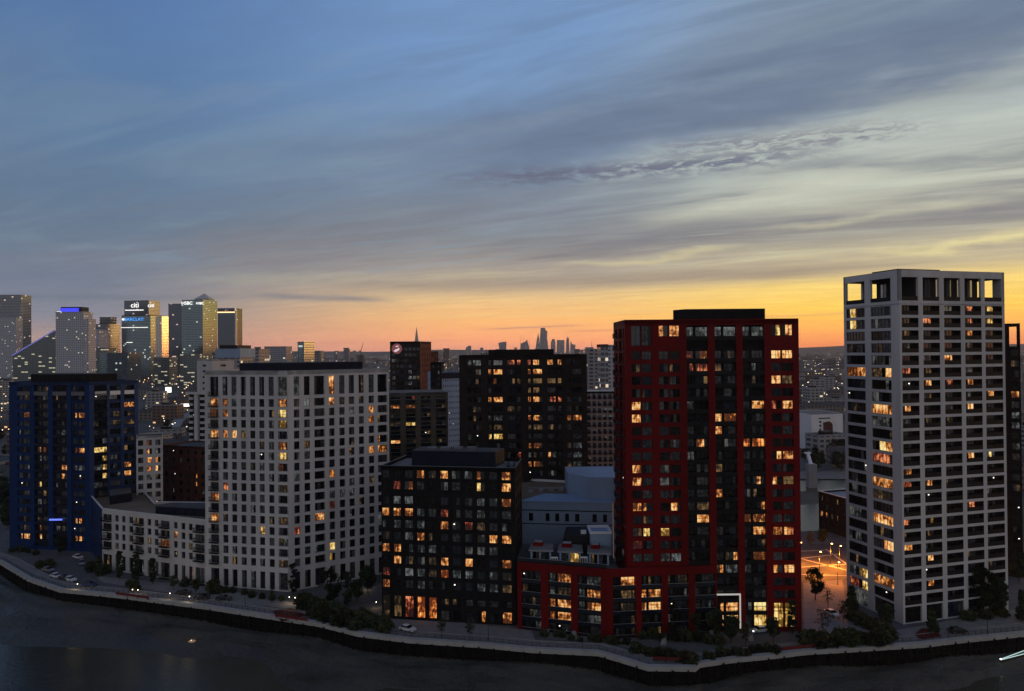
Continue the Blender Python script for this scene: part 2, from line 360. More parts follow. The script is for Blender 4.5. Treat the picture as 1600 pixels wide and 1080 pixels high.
class Building:
    def __init__(s, name, label, cat, loc, lits=None, darks=None, spot=.02, dim=.03):
        s.root = thing(name, label, cat, (loc[0], loc[1], loc[2] if len(loc) > 2 else 0)); s.w = []; s.b = []; s.lits = lits or []; s.darks = darks or DARKS
        s.wall = MB(); s.spot = spot; s.dim = dim
    def win(s, o, d, z, w, h, n, tr=0, fm='frame_dark'):
        s.w.append((o, d, z, w, h, n, tr, fm))
    def bal(s, o, d, z, w, dep, slab, style): s.b.append((o, d, z, w, dep, slab, style))
    def match(s):
        s.hits = {}; info = []
        for wi, (o, d, z, w, h, n, tr, fm) in enumerate(s.w):
            if d[1]*0+(-d[0])*0 != 0: continue
            c0 = proj((o[0], o[1], z+h/2)); c1 = proj((o[0]+d[0]*w, o[1]+d[1]*w, z+h/2))
            if c1[0] <= c0[0] or c0[0] < -100: continue          # faces away from the camera
            info.append((wi, c0, c1, n))
        for (x0, x1, yy, k) in s.lits:
            best = [(abs((c0[1]+c1[1])/2-yy), wi, c0, c1, n) for wi, c0, c1, n in info if c0[0] < x1+1.5 and c1[0] > x0-1.5]
            if not best: continue
            bd = min(b_[0] for b_ in best)
            if bd > 14: continue
            for dd_, wi, c0, c1, n in best:
                if dd_ > bd+3.5: continue
                pw = (c1[0]-c0[0])/n; got = False
                for i in range(n):
                    xc = c0[0]+pw*(i+.5)
                    if x0-pw*.3 <= xc <= x1+pw*.3: s.hits[(wi, i)] = k; got = True
                if not got and abs((x0+x1)/2-(c0[0]+c1[0])/2) < (c1[0]-c0[0])/2+1:
                    i = min(range(n), key=lambda j: abs(c0[0]+pw*(j+.5)-(x0+x1)/2)); s.hits[(wi, i)] = k
    def panes(s, rec, wi):
        o, d, z, w, h, n, tr, fm = rec; out = []
        if fm == 'frame_grey': return ['pane_sky']*n
        base = random.choice(s.darks)
        for i in range(n):
            hit = s.hits.get((wi, i))
            if hit: out.append('lit_'+hit)
            else:
                r = random.random()
                m = base if random.random() < .7 else random.choice(s.darks)
                if r < s.spot/n: m = m+'+s'
                elif r < s.spot/n+s.dim: m = 'lit_d'
                out.append(m)
        return out
    def finish(s, wname='window', bname='balcony', limit=100):
        if s.wall.f: s.wall.build('wall', s.root)
        s.match()
        cache = {}
        def area(r):
            c = proj((r[0][0], r[0][1], r[2])); return -(r[3]*(r[4] if len(r) == 8 else 1))/(r[0][1]**2+r[0][0]**2)
        L = parent_loc(s.root)
        for recs, nm, isw in ((s.w, wname, True), (s.b, bname, False)):
            recs = sorted(enumerate(recs), key=lambda q: area(q[1])); rest = MB()
            for i, (wi, r) in enumerate(recs):
                o, d, z = r[0], r[1], r[2]; ang = math.atan2(d[1], d[0])
                if isw:
                    pn = s.panes(r, wi); key = ('w', round(r[3], 2), round(r[4], 2), tuple(pn), r[6], r[7])
                else: key = ('b', round(r[3], 2), r[4], r[5], r[6])
                def emit(mb, P):
                    if isw: win_emit(mb, P, r[3], r[4], pn, r[6], r[7])
                    else: rail_emit(mb, P, r[3], r[4], r[5], r[6])
                if i < limit:
                    if key not in cache:
                        m = MB(); emit(m, lambda u, w_, z_: (u, w_, z_)); cache[key] = m.mesh(nm)
                    ob = bpy.data.objects.new(nm, cache[key]); ob.parent = s.root
                    ob.location = (o[0]-L.x, o[1]-L.y, z-L.z); ob.rotation_euler = (0, 0, ang); COL.objects.link(ob)
                else:
                    ex, ey = d; emit(rest, lambda u, w_, z_: (o[0]+ex*u-ey*w_, o[1]+ey*u+ex*w_, z+z_))
            if rest.f: rb = rest.build(nm, s.root); rb['kind'] = 'stuff'
def unit(A, B): L = math.hypot(B[0]-A[0], B[1]-A[1]); return ((B[0]-A[0])/L, (B[1]-A[1])/L), L
def facade(b, A, B, z0, z1, cols, wm, depth=.35):
    """wall from A to B (left to right seen from outside); cols = dicts u0,u1,rows,kind..."""
    d, L = unit(A, B); mb = b.wall
    P = lambda u, w, z: (A[0]+d[0]*u-d[1]*w, A[1]+d[1]*u+d[0]*w, z)
    def q(u0, u1, za, zb, m, w=0):
        if u1-u0 > .01 and zb-za > .01: mb.quad([P(u0,w,za),P(u1,w,za),P(u1,w,zb),P(u0,w,zb)], m)
    def reveal(u0, u1, za, zb, dep, m):
        mb.quad([P(u0,0,za),P(u0,dep,za),P(u0,dep,zb),P(u0,0,zb)], m); mb.quad([P(u1,0,za),P(u1,dep,za),P(u1,dep,zb),P(u1,0,zb)], m)
        mb.quad([P(u0,0,za),P(u1,0,za),P(u1,dep,za),P(u0,dep,za)], m); mb.quad([P(u0,0,zb),P(u1,0,zb),P(u1,dep,zb),P(u0,dep,zb)], m)
    cols = sorted(cols, key=lambda c: c['u0']); u = 0
    for c in cols:
        q(u, c['u0'], z0, z1, wm); u0, u1 = c['u0'], c['u1']; u = u1; w = u1-u0
        rows = sorted(c['rows']); k = c.get('kind', 'win'); dep = c.get('depth', depth); sp = c.get('span'); n = c.get('n', 2); tr = c.get('tr', 0); fm = c.get('fm', 'frame_dark'); iw = c.get('iw')
        def put(za, zb, w_):
            h = zb-za
            if k == 'void': return
            segs = iw if iw else [(0, 1, n)]
            last = 0
            for a, e, nn in segs:
                if a > last: q(u0+w*last, u0+w*a, za, zb, c.get('fill') or sp or wm, w_)
                o = P(u0+w*a, w_, 0); b.win((o[0], o[1]), d, za, w*(e-a), h, nn, tr, fm); last = e
            if last < 1: q(u0+w*last, u1, za, zb, c.get('fill') or sp or wm, w_)
        if sp:
            za, zb = c.get('s0', rows[0][0]), c.get('s1', rows[-1][1]); q(u0, u1, z0, za, wm); q(u0, u1, zb, z1, wm); reveal(u0, u1, za, zb, dep, wm)
            zz = za
            for (a, e) in rows:
                q(u0, u1, zz, a, sp, dep); put(a, e, dep); zz = e
                if c.get('rail'): o = P(u0, .02 if c['rail'][0] == 0 else 0, 0); b.bal((o[0], o[1]), d, a-c.get('drop', .9), w, c['rail'][0], .2, c['rail'][1])
            q(u0, u1, zz, zb, sp, dep)
        else:
            zz = z0
            for (a, e) in rows:
                q(u0, u1, zz, a, wm); reveal(u0, u1, a, e, dep, c.get('fill') or wm); put(a, e, dep); zz = e
                if c.get('rail'): o = P(u0, .03 if c['rail'][0] == 0 else 0, 0); b.bal((o[0], o[1]), d, a, w, c['rail'][0], .2, c['rail'][1])
            q(u0, u1, zz, z1, wm)
    q(u, L, z0, z1, wm)
def pxcols(A, B, py, spans, **kw):
    return [dict(u0=uof(A, B, a, py), u1=uof(A, B, c, py), **kw) for a, c in spans]
def reg(ox, oy, s, txt):
    out = []
    for tkn in txt.split():
        k = tkn[0]; a = tkn[1:].split(','); x = a[0].split('-'); x0 = float(x[0]); x1 = float(x[-1])
        out.append((ox+x0/s, ox+x1/s, oy+float(a[1])/s, k))
    return out
Z4 = 1600/340
BARS = ('metal_dark', 'metal_dark', 'bars'); GLR = ('metal_dark', 'steel', 'glass_rail'); NAVYB = ('metal_navy', 'metal_navy', 'metal_navy'); BLKB = ('metal_dark', 'metal_dark', 'metal_dark')
def roofslab(b, poly, z, m='roof_felt', par='concrete_grey', ph=.9, name='roof'):
    r = MB(); r.quad([(p[0], p[1], z) for p in poly], m); ob = r.build(name, b.root); b.roof = ob
    p = MB(); n = len(poly)
    cx = sum(q[0] for q in poly)/n; cy = sum(q[1] for q in poly)/n
    ins = [(cx+(q[0]-cx)*.975, cy+(q[1]-cy)*.975) for q in poly]
    for i in range(n):
        a, c = poly[i], poly[(i+1) % n]; a2, c2 = ins[i], ins[(i+1) % n]
        p.quad([(a[0],a[1],z-.3),(c[0],c[1],z-.3),(c[0],c[1],z+ph),(a[0],a[1],z+ph)], par)
        p.quad([(a2[0],a2[1],z),(c2[0],c2[1],z),(c2[0],c2[1],z+ph),(a2[0],a2[1],z+ph)], par)
        p.quad([(a[0],a[1],z+ph),(c[0],c[1],z+ph),(c2[0],c2[1],z+ph),(a2[0],a2[1],z+ph)], par)
    p.build('parapet', ob); return ob
def plantroom(b, poly, z0, z1, m='metal_navy', vents=True, lab=None):
    r = MB(); r.prism(poly, z0, z1, m, 'roof_felt')
    if vents:
        n = len(poly)
        for i in range(n):
            d, L = unit(poly[i], poly[(i+1) % n])
            for k in range(int(L/1.2)): r.obox(poly[i], d, .3+k*1.2, .42+k*1.2, -.06, 0.0, z0+.2, z1-.15, m)
    o = r.build('plant_room', getattr(b, 'roof', None) or b.root)
    if lab: o['label'] = lab
    return o

exec_order = []
# ================================================================== main towers
def rowsdown(top, h, sp, n): return [(top-h-sp*k, top-sp*k) for k in range(n)]
# ---- white tower on the right
def white_tower():
    C = G(1411.5, 976); a = R(16); dr = (math.cos(a), math.sin(a)); dl = (-math.sin(a), math.cos(a))
    L2 = 34.2; L1 = 20.0
    Rr = (C[0]+dr[0]*L2, C[1]+dr[1]*L2); Lf = (C[0]+dl[0]*L1, C[1]+dl[1]*L1); Bk = (Rr[0]+dl[0]*L1, Rr[1]+dl[1]*L1)
    lits = reg(1260,410,Z4,"y325-360,347 y320-360,435 w180-250,328 y1330-1400,330 y1330-1400,422 w180-250,418 r180-250,505 d320-345,600 d520-545,610 w305-430,795 w600-620,795 d480-540,795 r700-780,790 w885-945,870 r1040-1090,870 w1185-1250,862 w1340-1400,945 w1185-1250,1043 w480-620,1055 w725-790,1055 w1020-1100,685 r1180-1240,328 r1180-1240,418 r865-910,412 w1185-1250,505 d880-940,780 c480-520,130")
    lits += reg(1260,630,Z4,"w485-625,30 w725-800,22 w1190-1250,12 d880-960,110 d1040-1100,110 w560-625,310 y560-590,310 w1190-1260,370 y1350,365 y1245-1265,458 w730-800,490 w490-630,575 r720-775,578 w900-960,570 y1245-1270,548 c350-380,628 w500-640,852 y915-950,845 r720-750,870 r1200-1260,728 w570-640,1030 r725-780,1040 d900-920,925 d505-620,650 r500-620,395")
    lits += reg(1260,850,Z4,"w890-970,90 c325-360,195 y410-455,245 w505-645,285 w910-970,275 r330-390,320 w570-640,10 w730-780,15")
    b = Building('apartment_tower', 'tall pale concrete tower at right with an open crown above a loggia grid', 'apartment tower', C, lits, spot=.03, dim=.03)
    zt = 89.7; rows = rowsdown(80.7, 2.45, 3.2, 24)
    sp1 = [(1324.5,1353.7),(1362.8,1394.5)]; sp2 = [(1409.6,1435.8),(1443,1468.8),(1476,1501.8),(1508.4,1534.2),(1540,1566.6)]
    for c in pxcols(Lf, C, 700, sp1): pass
    c1 = pxcols(Lf, C, 720, sp1); c2 = pxcols(C, Rr, 560, sp2)
    c2[0]['u0'] = max(c2[0]['u0'], .5)
    def mirror(cs, L): return [dict(c, u0=L-c['u1'], u1=L-c['u0']) for c in cs]
    faces = [(Lf, C, c1, 'L'), (C, Rr, c2, 'R'), (Rr, Bk, mirror(c1, L1), 'S'), (Bk, Lf, mirror(c2, L2), 'S')]
    for A, B, cs, k in faces:
        cols = []
        for c in cs:
            kw = dict(rows=rows[:], u0=c['u0'], u1=c['u1'])
            if k == 'L': kw.update(n=6, depth=.35, rows=rows)
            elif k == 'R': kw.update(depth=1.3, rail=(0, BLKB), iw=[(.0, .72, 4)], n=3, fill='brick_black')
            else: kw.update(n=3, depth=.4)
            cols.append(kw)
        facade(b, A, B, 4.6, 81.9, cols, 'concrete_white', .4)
        # ground storey: dark shopfronts between the piers
        facade(b, A, B, 0, 4.6, [dict(u0=c['u0'], u1=c['u1'], rows=[(.15, 4.2)], n=3, tr=1, depth=.5, fm='frame_dark') for c in cs], 'concrete_white', .5)
        # open crown, walled on both sides of its thickness
        d, L = unit(A, B); P = lambda u, w: (A[0]+d[0]*u-d[1]*w, A[1]+d[1]*u+d[0]*w)
        edges = sorted([0]+[x for c in cs for x in (c['u0'], c['u1'])]+[L])
        for i in range(0, len(edges), 2): b.wall.obox(A, d, edges[i], edges[i+1], 0, .7, 81.9, 87.9, 'concrete_white')
        b.wall.obox(A, d, 0, L, 0, .7, 87.9, zt, 'concrete_white')
        for c in cs: b.bal(P(c['u0'], .1), d, 81.9, c['u1']-c['u0'], 0, .2, BLKB)
    # crown floor and roof
    roofslab(b, [Lf, C, Rr, Bk], 81.15, 'roof_felt', 'concrete_white', .02)
    def inn(u, w): return (C[0]+dr[0]*u+dl[0]*w, C[1]+dr[1]*u+dl[1]*w)
    r = MB(); r.prism([inn(.72,.72), inn(L2-.72,.72), inn(L2-.72,L1-.72), inn(.72,L1-.72)], 89.1, 89.3, 'roof_felt', bottom=True)
    r.build('roof', b.root)
    ph = [inn(7.0,2.6), inn(L2-6.2,2.6), inn(L2-6.2,L1-4.6), inn(7.0,L1-4.6)]
    pm = Building.__new__(Building)
    m = MB(); m.prism(ph, 81.2, 89.1, 'metal_dark', cap=False); m.build('penthouse', b.root)
    d = dr
    for u in (.6, 3.5, 7.0, 10.5, 14.0, 17.5): 
        o = (ph[0][0]+d[0]*u-d[1]*-.08, ph[0][1]+d[1]*u+d[0]*-.08); b.win(o, d, 82.8, 1.7, 5.0, 1, 0, 'frame_grey')
    dd = (-dl[0], -dl[1])
    for u in (1.5, 6):
        o = (ph[3][0]+dd[0]*u+dd[1]*.08*1, ph[3][1]+dd[1]*u-dd[0]*.08); b.win(o, dd, 82.6, 2.2, 4.6, 2, 0, 'frame_grey')
    pr = MB(); pr.prism([inn(2.5,3), inn(16,3), inn(16,12), inn(2.5,12)], 89.3, 90.3, 'metal_dark', 'roof_felt'); pr.build('plant_room', b.root)
    b.finish()
# ---- red tower with its low wing
RED = {}
def red_tower():
    A = at(978.5, 760, 183); B = at(1251.5, 760, 183); A = (A[0], 183.0); B = (B[0], 183.4)
    d, L = unit(A, B); n = (-d[1], d[0]); D = 19
    A2 = (A[0]+n[0]*D, A[1]+n[1]*D); B2 = (B[0]+n[0]*D, B[1]+n[1]*D)
    lits = reg(940,470,Z4,"w420-455,210 w488-575,215 w628-652,210 w690-722,210 w860-920,205 w1345-1400,190 y1272-1298,190 w1340-1400,290 d490-575,295 c635-780,290 c840-985,290 c1040-1190,290 w735-780,390 r640-660,390 w1250-1400,385 r650-780,485 d840-870,485 c1095-1112,485 w1250-1308,575 d1330-1395,560 w222-285,755 w1100-1195,755 r1250-1270,755 w1320-1405,755 w222-290,845 w840-990,845 w840-885,935 w705-750,1025 w1045-1210,1030")
    lits += reg(940,680,Z4,"w705-750,40 o1045-1210,45 w1315-1410,140 w230-300,235 w230-300,325 d845-885,235 w1150-1170,320 w1260-1275,320 d1320-1410,330 w850-885,410 w235-315,512 w520-545,510 d705-795,520 w1170-1205,515 w1060-1205,597 w720-795,600 w1120-1205,695 w1262-1375,695 r1390-1415,700 y310-345,712 y460-490,712 r235-300,790 w965-1010,885 w1130-1200,880 w870-900,970 c930-990,980 w1270-1285,970 w1330-1420,975 c240-590,885")
    lits += reg(1060,850,Z4,"w310-440,495 y575-640,495 y705-850,495")
    b = Building('apartment_tower', 'tall deep red tower with a dark penthouse box and red frames around dark windows', 'apartment tower', A, lits, spot=.03, dim=.03)
    RED['A'] = A; RED['B'] = B
    zt = 77.2; top = (70.9, 75.9); rw = rowsdown(69.55, 2.05, 3.125, 17); lowr = rowsdown(69.55-17*3.125, 2.05, 3.125, 4)
    sp = [(987.3,1018.8),(1030.5,1062.4),(1073.7,1107.4),(1117.8,1151.4),(1161.4,1195.5),(1206,1239.4)]
    cs = pxcols(A, B, 620, sp); cols = []
    for i, c in enumerate(cs):
        rows = rw[:] if i < 3 else rw+lowr+[(1.2, 5.9)]
        if i in (0, 1, 5):
            kw = dict(n=4, tr=1, depth=.4, rows=rows, iw=[(0, .45, 2), (.52, 1, 3)])
            if i == 5: kw['rows'] = rw+lowr+[(1.0, 5.8)]
        else: kw = dict(n=4, tr=1, depth=.9, rows=rows, span='brick_black', s0=16 if i < 3 else .2, s1=70.2, iw=[(0, .34, 2), (.44, 1, 3)], rail=(0, BLKB))
        cols.append(dict(c, **kw)); 
    for c in cols:
        if c.get('span'): c['s1'] = 75.9; c['rows'] = c['rows']+[(73.0, 75.5)]
        else: c['rows'] = c['rows']+[top if cols.index(c) == 0 else (73.2, 75.9)]
    facade(b, A, B, 0, zt, cols, 'red_panel')
    # side facing left, with projecting balconies
    rs = rowsdown(75.4, 2.3, 3.125, 19)
    facade(b, A2, A, 0, zt, [dict(u0=3, u1=6.5, rows=rs, n=2, depth=.4), dict(u0=9.5, u1=14.5, rows=rs, n=3, depth=.4, rail=(1.7, BARS)), dict(u0=16, u1=18, rows=rs, n=1, depth=.4)], 'red_panel')
    facade(b, B, B2, 0, zt, [dict(u0=3, u1=6.5, rows=rs, n=2), dict(u0=9.5, u1=14, rows=rs, n=2)], 'red_panel')
    facade(b, B2, A2, 0, zt, [dict(u0=4+7*i, u1=9+7*i, rows=rs, n=2) for i in range(5)], 'red_panel')
    roofslab(b, [A, B, B2, A2], zt-.7, 'roof_felt', 'red_panel', .9)
    p0 = at(1056, 520, 188); p1 = at(1194, 520, 187); q = MB()
    plantroom(b, [(p0[0]+2.2, 186.5), (p1[0]+.2, 186.8), (p1[0]+.6, 198), (p0[0]+3, 198), (p0[0], 191)], zt-.7, 80.1, 'brick_black', False)
    # lit frame round the entrance
    u0, u1 = cs[3]['u0']-.3, cs[3]['u1']+.35; e = MB()
    e.obox(A, d, u0, u1, -.35, -.1, 9.2, 9.55, 'portal'); e.obox(A, d, u1-.3, u1, -.35, -.1, 1.0, 9.2, 'portal'); e.build('entrance_portal', b.root)
    b.finish()
    # low wing
    Lp = at(808, 878, 186.5); Cp = at(949, 888, 179.6); Rp = (at(1119.5, 878, 182.2)[0], 182.2)
    Lp = (Lp[0], 186.5); Cp = (Cp[0], 179.6); RED['pod'] = (Lp, Cp, Rp)
    lits = reg(780,850,Z4,"w430-520,300 c365-405,300 c370-405,385 d430-520,385 w360-405,480 w425-525,490 w900-995,320 c580-620,410 w640-745,415 d905-995,420 w1045-1085,410 w1105-1190,405 d1310-1380,290 c390-420,190 c640-740,230 c485-495,590")
    b = Building('apartment_block', 'low deep red wing bending along the quay in front of the red tower', 'apartment block', Cp, lits, spot=.06, dim=.04)
    zt = 16.7; rr = [(12.2, 14.6), (9.1, 11.3), (6.0, 8.2), (2.9, 5.1), (.2, 2.2)]
    s1 = pxcols(Lp, Cp, 920, [(815,845),(856.6,891.8),(902.4,938.6)]); s2 = pxcols(Cp, Rp, 920, [(957.8,993.5),(1002.5,1034.4),(1044,1076),(1086.6,1118.0)])
    kw = dict(n=4, tr=2, depth=.9, rows=rr, span='brick_black', s0=.1, s1=14.9, iw=[(.02, .28, 2), (.38, .98, 4)], rail=(0, GLR), drop=.5)
    facade(b, Lp, Cp, 0, zt, [dict(c, **kw) for c in s1], 'red_panel'); facade(b, Cp, Rp, 0, zt, [dict(c, **kw) for c in s2], 'red_panel')
    Q1 = (Lp[0]-.5, 206.0); Q2 = (A[0]-2.2, 206.0); Q3 = (A[0]-2.2, 182.8); 
    facade(b, Q1, Lp, 0, zt, [], 'brick_black')
    facade(b, Q2, Q1, 0, zt-.5, [], 'brick_black')
    r = MB(); z = zt-.5
    r.quad([(Lp[0],Lp[1],z),(Cp[0],Cp[1],z),(Q3[0],Q3[1],z),(Q2[0],Q2[1],z),(Q1[0],Q1[1],z)], 'roof_felt')
    r.quad([(Cp[0],Cp[1],z),(Rp[0],Rp[1],z),(Rp[0],182.9,z),(Q3[0],Q3[1],z)], 'roof_felt'); r.build('roof', b.root)
    p = MB()
    for X, Y in ((Lp, Cp), (Cp, Rp)):
        dd, LL = unit(X, Y); p.obox(X, dd, 0, LL, -.02, .35, zt-.05, zt+.15, 'red_panel')
    p.build('parapet', b.root)
    g = MB()
    dd, LL = unit(Lp, Cp); g.obox(Lp, dd, .3, LL-.3, .5, .54, zt+.1, zt+1.1, 'glass_rail'); g.obox(Lp, dd, .3, LL-.3, .48, .56, zt+1.1, zt+1.16, 'steel'); g.build('terrace_rail', b.root)
    b.finish()
    # roof terrace pavilions, each one a thing
    def pav(px0, px1, Y, dp, h, label, lit):
        x0 = at(px0, 870, Y)[0]; x1 = at(px1, 870, Y)[0]; bb = Building('roof_pavilion', label, 'pavilion', (x0, Y, 16.2), lits=lit)
        A_, B_ = (x0, Y), (x1, Y-.9); dd, LL = unit(A_, B_)
        C_, D_ = (x1+.6, Y+dp-.9), (x0+.6, Y+dp)
        facade(bb, A_, B_, 16.2, 16.2+h, [dict(u0=.5, u1=LL*.42, rows=[(16.35, 16.2+h-.35)], n=2, depth=.3), dict(u0=LL*.5, u1=LL-.5, rows=[(16.35, 16.2+h-.35)], n=2, depth=.3)], 'wall_blue')
        for X, Y_ in ((B_, C_), (C_, D_), (D_, A_)): facade(bb, X, Y_, 16.2, 16.2+h, [], 'brick_black')
        r = MB(); r.prism([(A_[0]-.5, A_[1]-.9), (B_[0]+.5, B_[1]-.9), (C_[0]+.3, C_[1]), (D_[0]-.3, D_[1])], 16.2+h, 16.2+h+.3, 'concrete_grey', 'roof_pale', bottom=True); r.build('roof', bb.root)
        r = MB(); r.obox((x0+LL*.15, Y+dp*.45), dd, 0, LL*.45, 0, dp*.35, 16.2+h+.3, 16.2+h+1.3, 'red_panel')
        r.obox((x0+LL*.15, Y+dp*.45), dd, .15, LL*.45-.15, .15, dp*.35-.15, 16.2+h+1.3, 16.2+h+1.42, 'concrete_grey'); r.build('skylight', bb.root)
        bb.finish()
    lt = reg(780,850,Z4,"y505-565,75")
    pav(829, 861, 189, 6, 2.9, 'leftmost dark pavilion with a red skylight on the red wing terrace', [])
    pav(874, 907, 187.5, 6, 2.9, 'middle roof pavilion with a yellow lit window on the red wing terrace', lt)
    pav(920, 951, 186, 6, 2.9, 'roof pavilion with a red skylight nearest the red tower on its wing', [])
    # white hut and black shed behind
    x0 = at(923, 850, 193)[0]; x1 = at(955, 850, 193)[0]
    t = thing('roof_hut', 'pale grey box with a white rim standing behind the roof pavilions', 'plant room', (x0, 193, 16.2))
    m = MB(); m.box(x0, x1, 193, 200, 16.2, 22.1, 'wall_blue'); m.build('wall', t)
    m = MB()
    for a in ((x0-.2, x1+.2, 192.8, 193.3), (x0-.2, x1+.2, 199.7, 200.2), (x0-.2, x0+.3, 193.3, 199.7), (x1-.3, x1+.2, 193.3, 199.7)): m.box(a[0], a[1], a[2], a[3], 22.1, 22.7, 'white_paint')
    m.build('rim', t)
    x0 = at(879, 845, 196)[0]; x1 = at(921, 845, 196)[0]; m = MB()
    m.hexa([(x0,195,16.2),(x1,195,16.2),(x1,203,16.2),(x0,203,16.2),(x0+.8,195.8,21.0),(x1,195.8,21.0),(x1,203,21.6),(x0+1.5,203,21.6)], 'metal_dark')
    m.box(x0+5, x0+6.4, 197, 198.4, 21.1, 21.9, 'white_paint')
    solo(m, 'plant_shed', 'black flat shed left of the white rimmed hut on the wing roof', 'shed')
    # parasol and table silhouettes on the terrace
    for i, px in enumerate((866, 912)):
        p = at(px, 868, 185.4); m = MB(); m.box(p[0]-.9, p[0]+.9, 185.0, 185.2, 16.2, 18.4, 'white_paint')
        for k in range(3): m.box(p[0]-.8+.55*k, p[0]-.4+.55*k, 184.94, 185.0, 16.5, 18.1, 'pane_grey')
        solo(m, 'terrace_screen', ['white terrace screen between the left and middle roof pavilions', 'white terrace screen right of the lit roof pavilion'][i], 'screen')
emat('portal', (.9, .86, .78), .45)
# ---- white gridded tower on the left
WT = {}
def left_tower():
    A = G(321.5, 914.5); C = G(450, 925); A = (A[0], A[1]); Bp = at(608.5, 740, 235); B = (Bp[0], 235.0)
    WT['A'] = A; WT['C'] = C; WT['B'] = B
    lits = reg(300,540,Z4,"w1005-1050,235 y650-690,225 c230-250,245 c300-325,250 c390,245 c165-190,375 w640-680,390 w1005-1045,388 d1085-1115,385 w230-265,462 w140-185,462 w1300-1328,455 c1155-1185,450 y640-680,545 w1298-1330,532 d1370-1380,510 w150-190,632 w230-260,632 w290-325,635 d360-395,632 d500-525,718 w640-680,710 w1370,660 w1298-1330,755 w1370-1410,755 y640-680,788 c585-590,782 r640-670,862 d430-455,875 w1005-1045,940 c575,955 r230-262,1040 d645-680,1040 c1160-1180,1045 c1300-1310,990 d830-855,718 c300-390,395 c440-460,395 c825-860,385")
    lits += reg(300,740,Z4,"w150-190,165 w145-190,320 r230-262,95 c318,190 c430-450,258 c520-530,262 r1005-1040,240 w890-970,322 d225-255,320 r745-785,410 y505-530,420 d640-690,335 y1005-1035,565 c900-905,555 d670,668 w1005-1045,12")
    b = Building('apartment_tower', 'broad pale concrete tower on the left whose two faces carry a grid of small windows', 'apartment tower', C, lits, spot=.02, dim=.015)
    zt = 64.7; rg = rowsdown(57.3-1.0, 2.3, 3.14, 16)
    top = [(57.3, 62.9)]; gr = [(.3, 5.4)]
    colsL = [(328,341,'b'),(347.5,355.5,''),(361.5,369.5,''),(376,384,''),(390.5,398.5,''),(404.7,412.7,''),(419.5,427.7,''),(434,449,'w')]
    colsR = [(459,467.5,''),(475,484,''),(491,507,'w'),(514,522.5,''),(530,538.5,''),(545,553.5,''),(560.5,568.5,''),(576,584.3,''),(590,605,'w')]
    for X, Y, cc in ((A, C, colsL), (C, B, colsR)):
        cols = []
        for a, e, k in cc:
            c = pxcols(X, Y, 620, [(a, e)])[0]
            kw = dict(rows=gr+rg+top, n=2, depth=.45)
            if k: kw.update(n=3, depth=1.0, rail=(0, BARS)) if k != 'b' else kw.update(n=3, depth=.5, rail=(1.0, BARS))
            cols.append(dict(c, **kw))
        for c in cols:
            c['rows'] = [r for r in c['rows'] if r[0] > 0]
        facade(b, X, Y, 0, zt, cols, 'concrete_white')
    d1, _ = unit(A, C); d2, _ = unit(C, B); Bk = (B[0]-d2[1]*17, B[1]+d2[0]*17); Ak = (A[0]+5, A[1]+22); Mk = ((Bk[0]+Ak[0])/2-2, (Bk[1]+Ak[1])/2-3)
    for X, Y in ((B, Bk), (Bk, Ak), (Ak, A)):
        dd, LL = unit(X, Y); facade(b, X, Y, 0, zt, [dict(u0=2+4.2*i, u1=3.6+4.2*i, rows=rg, n=2) for i in range(int((LL-3)/4.2))], 'concrete_white')
    roofslab(b, [A, C, B, Bk, Ak], zt-.9, 'roof_felt', 'concrete_white', .9)
    p = [at(374, 570, 225), at(452, 570, 221), at(566, 570, 236), at(566, 570, 246), at(400, 570, 238)]
    plantroom(b, [(q[0], q[1]) for q in p], zt-.9, 66.9, 'metal_navy')
    b.finish()
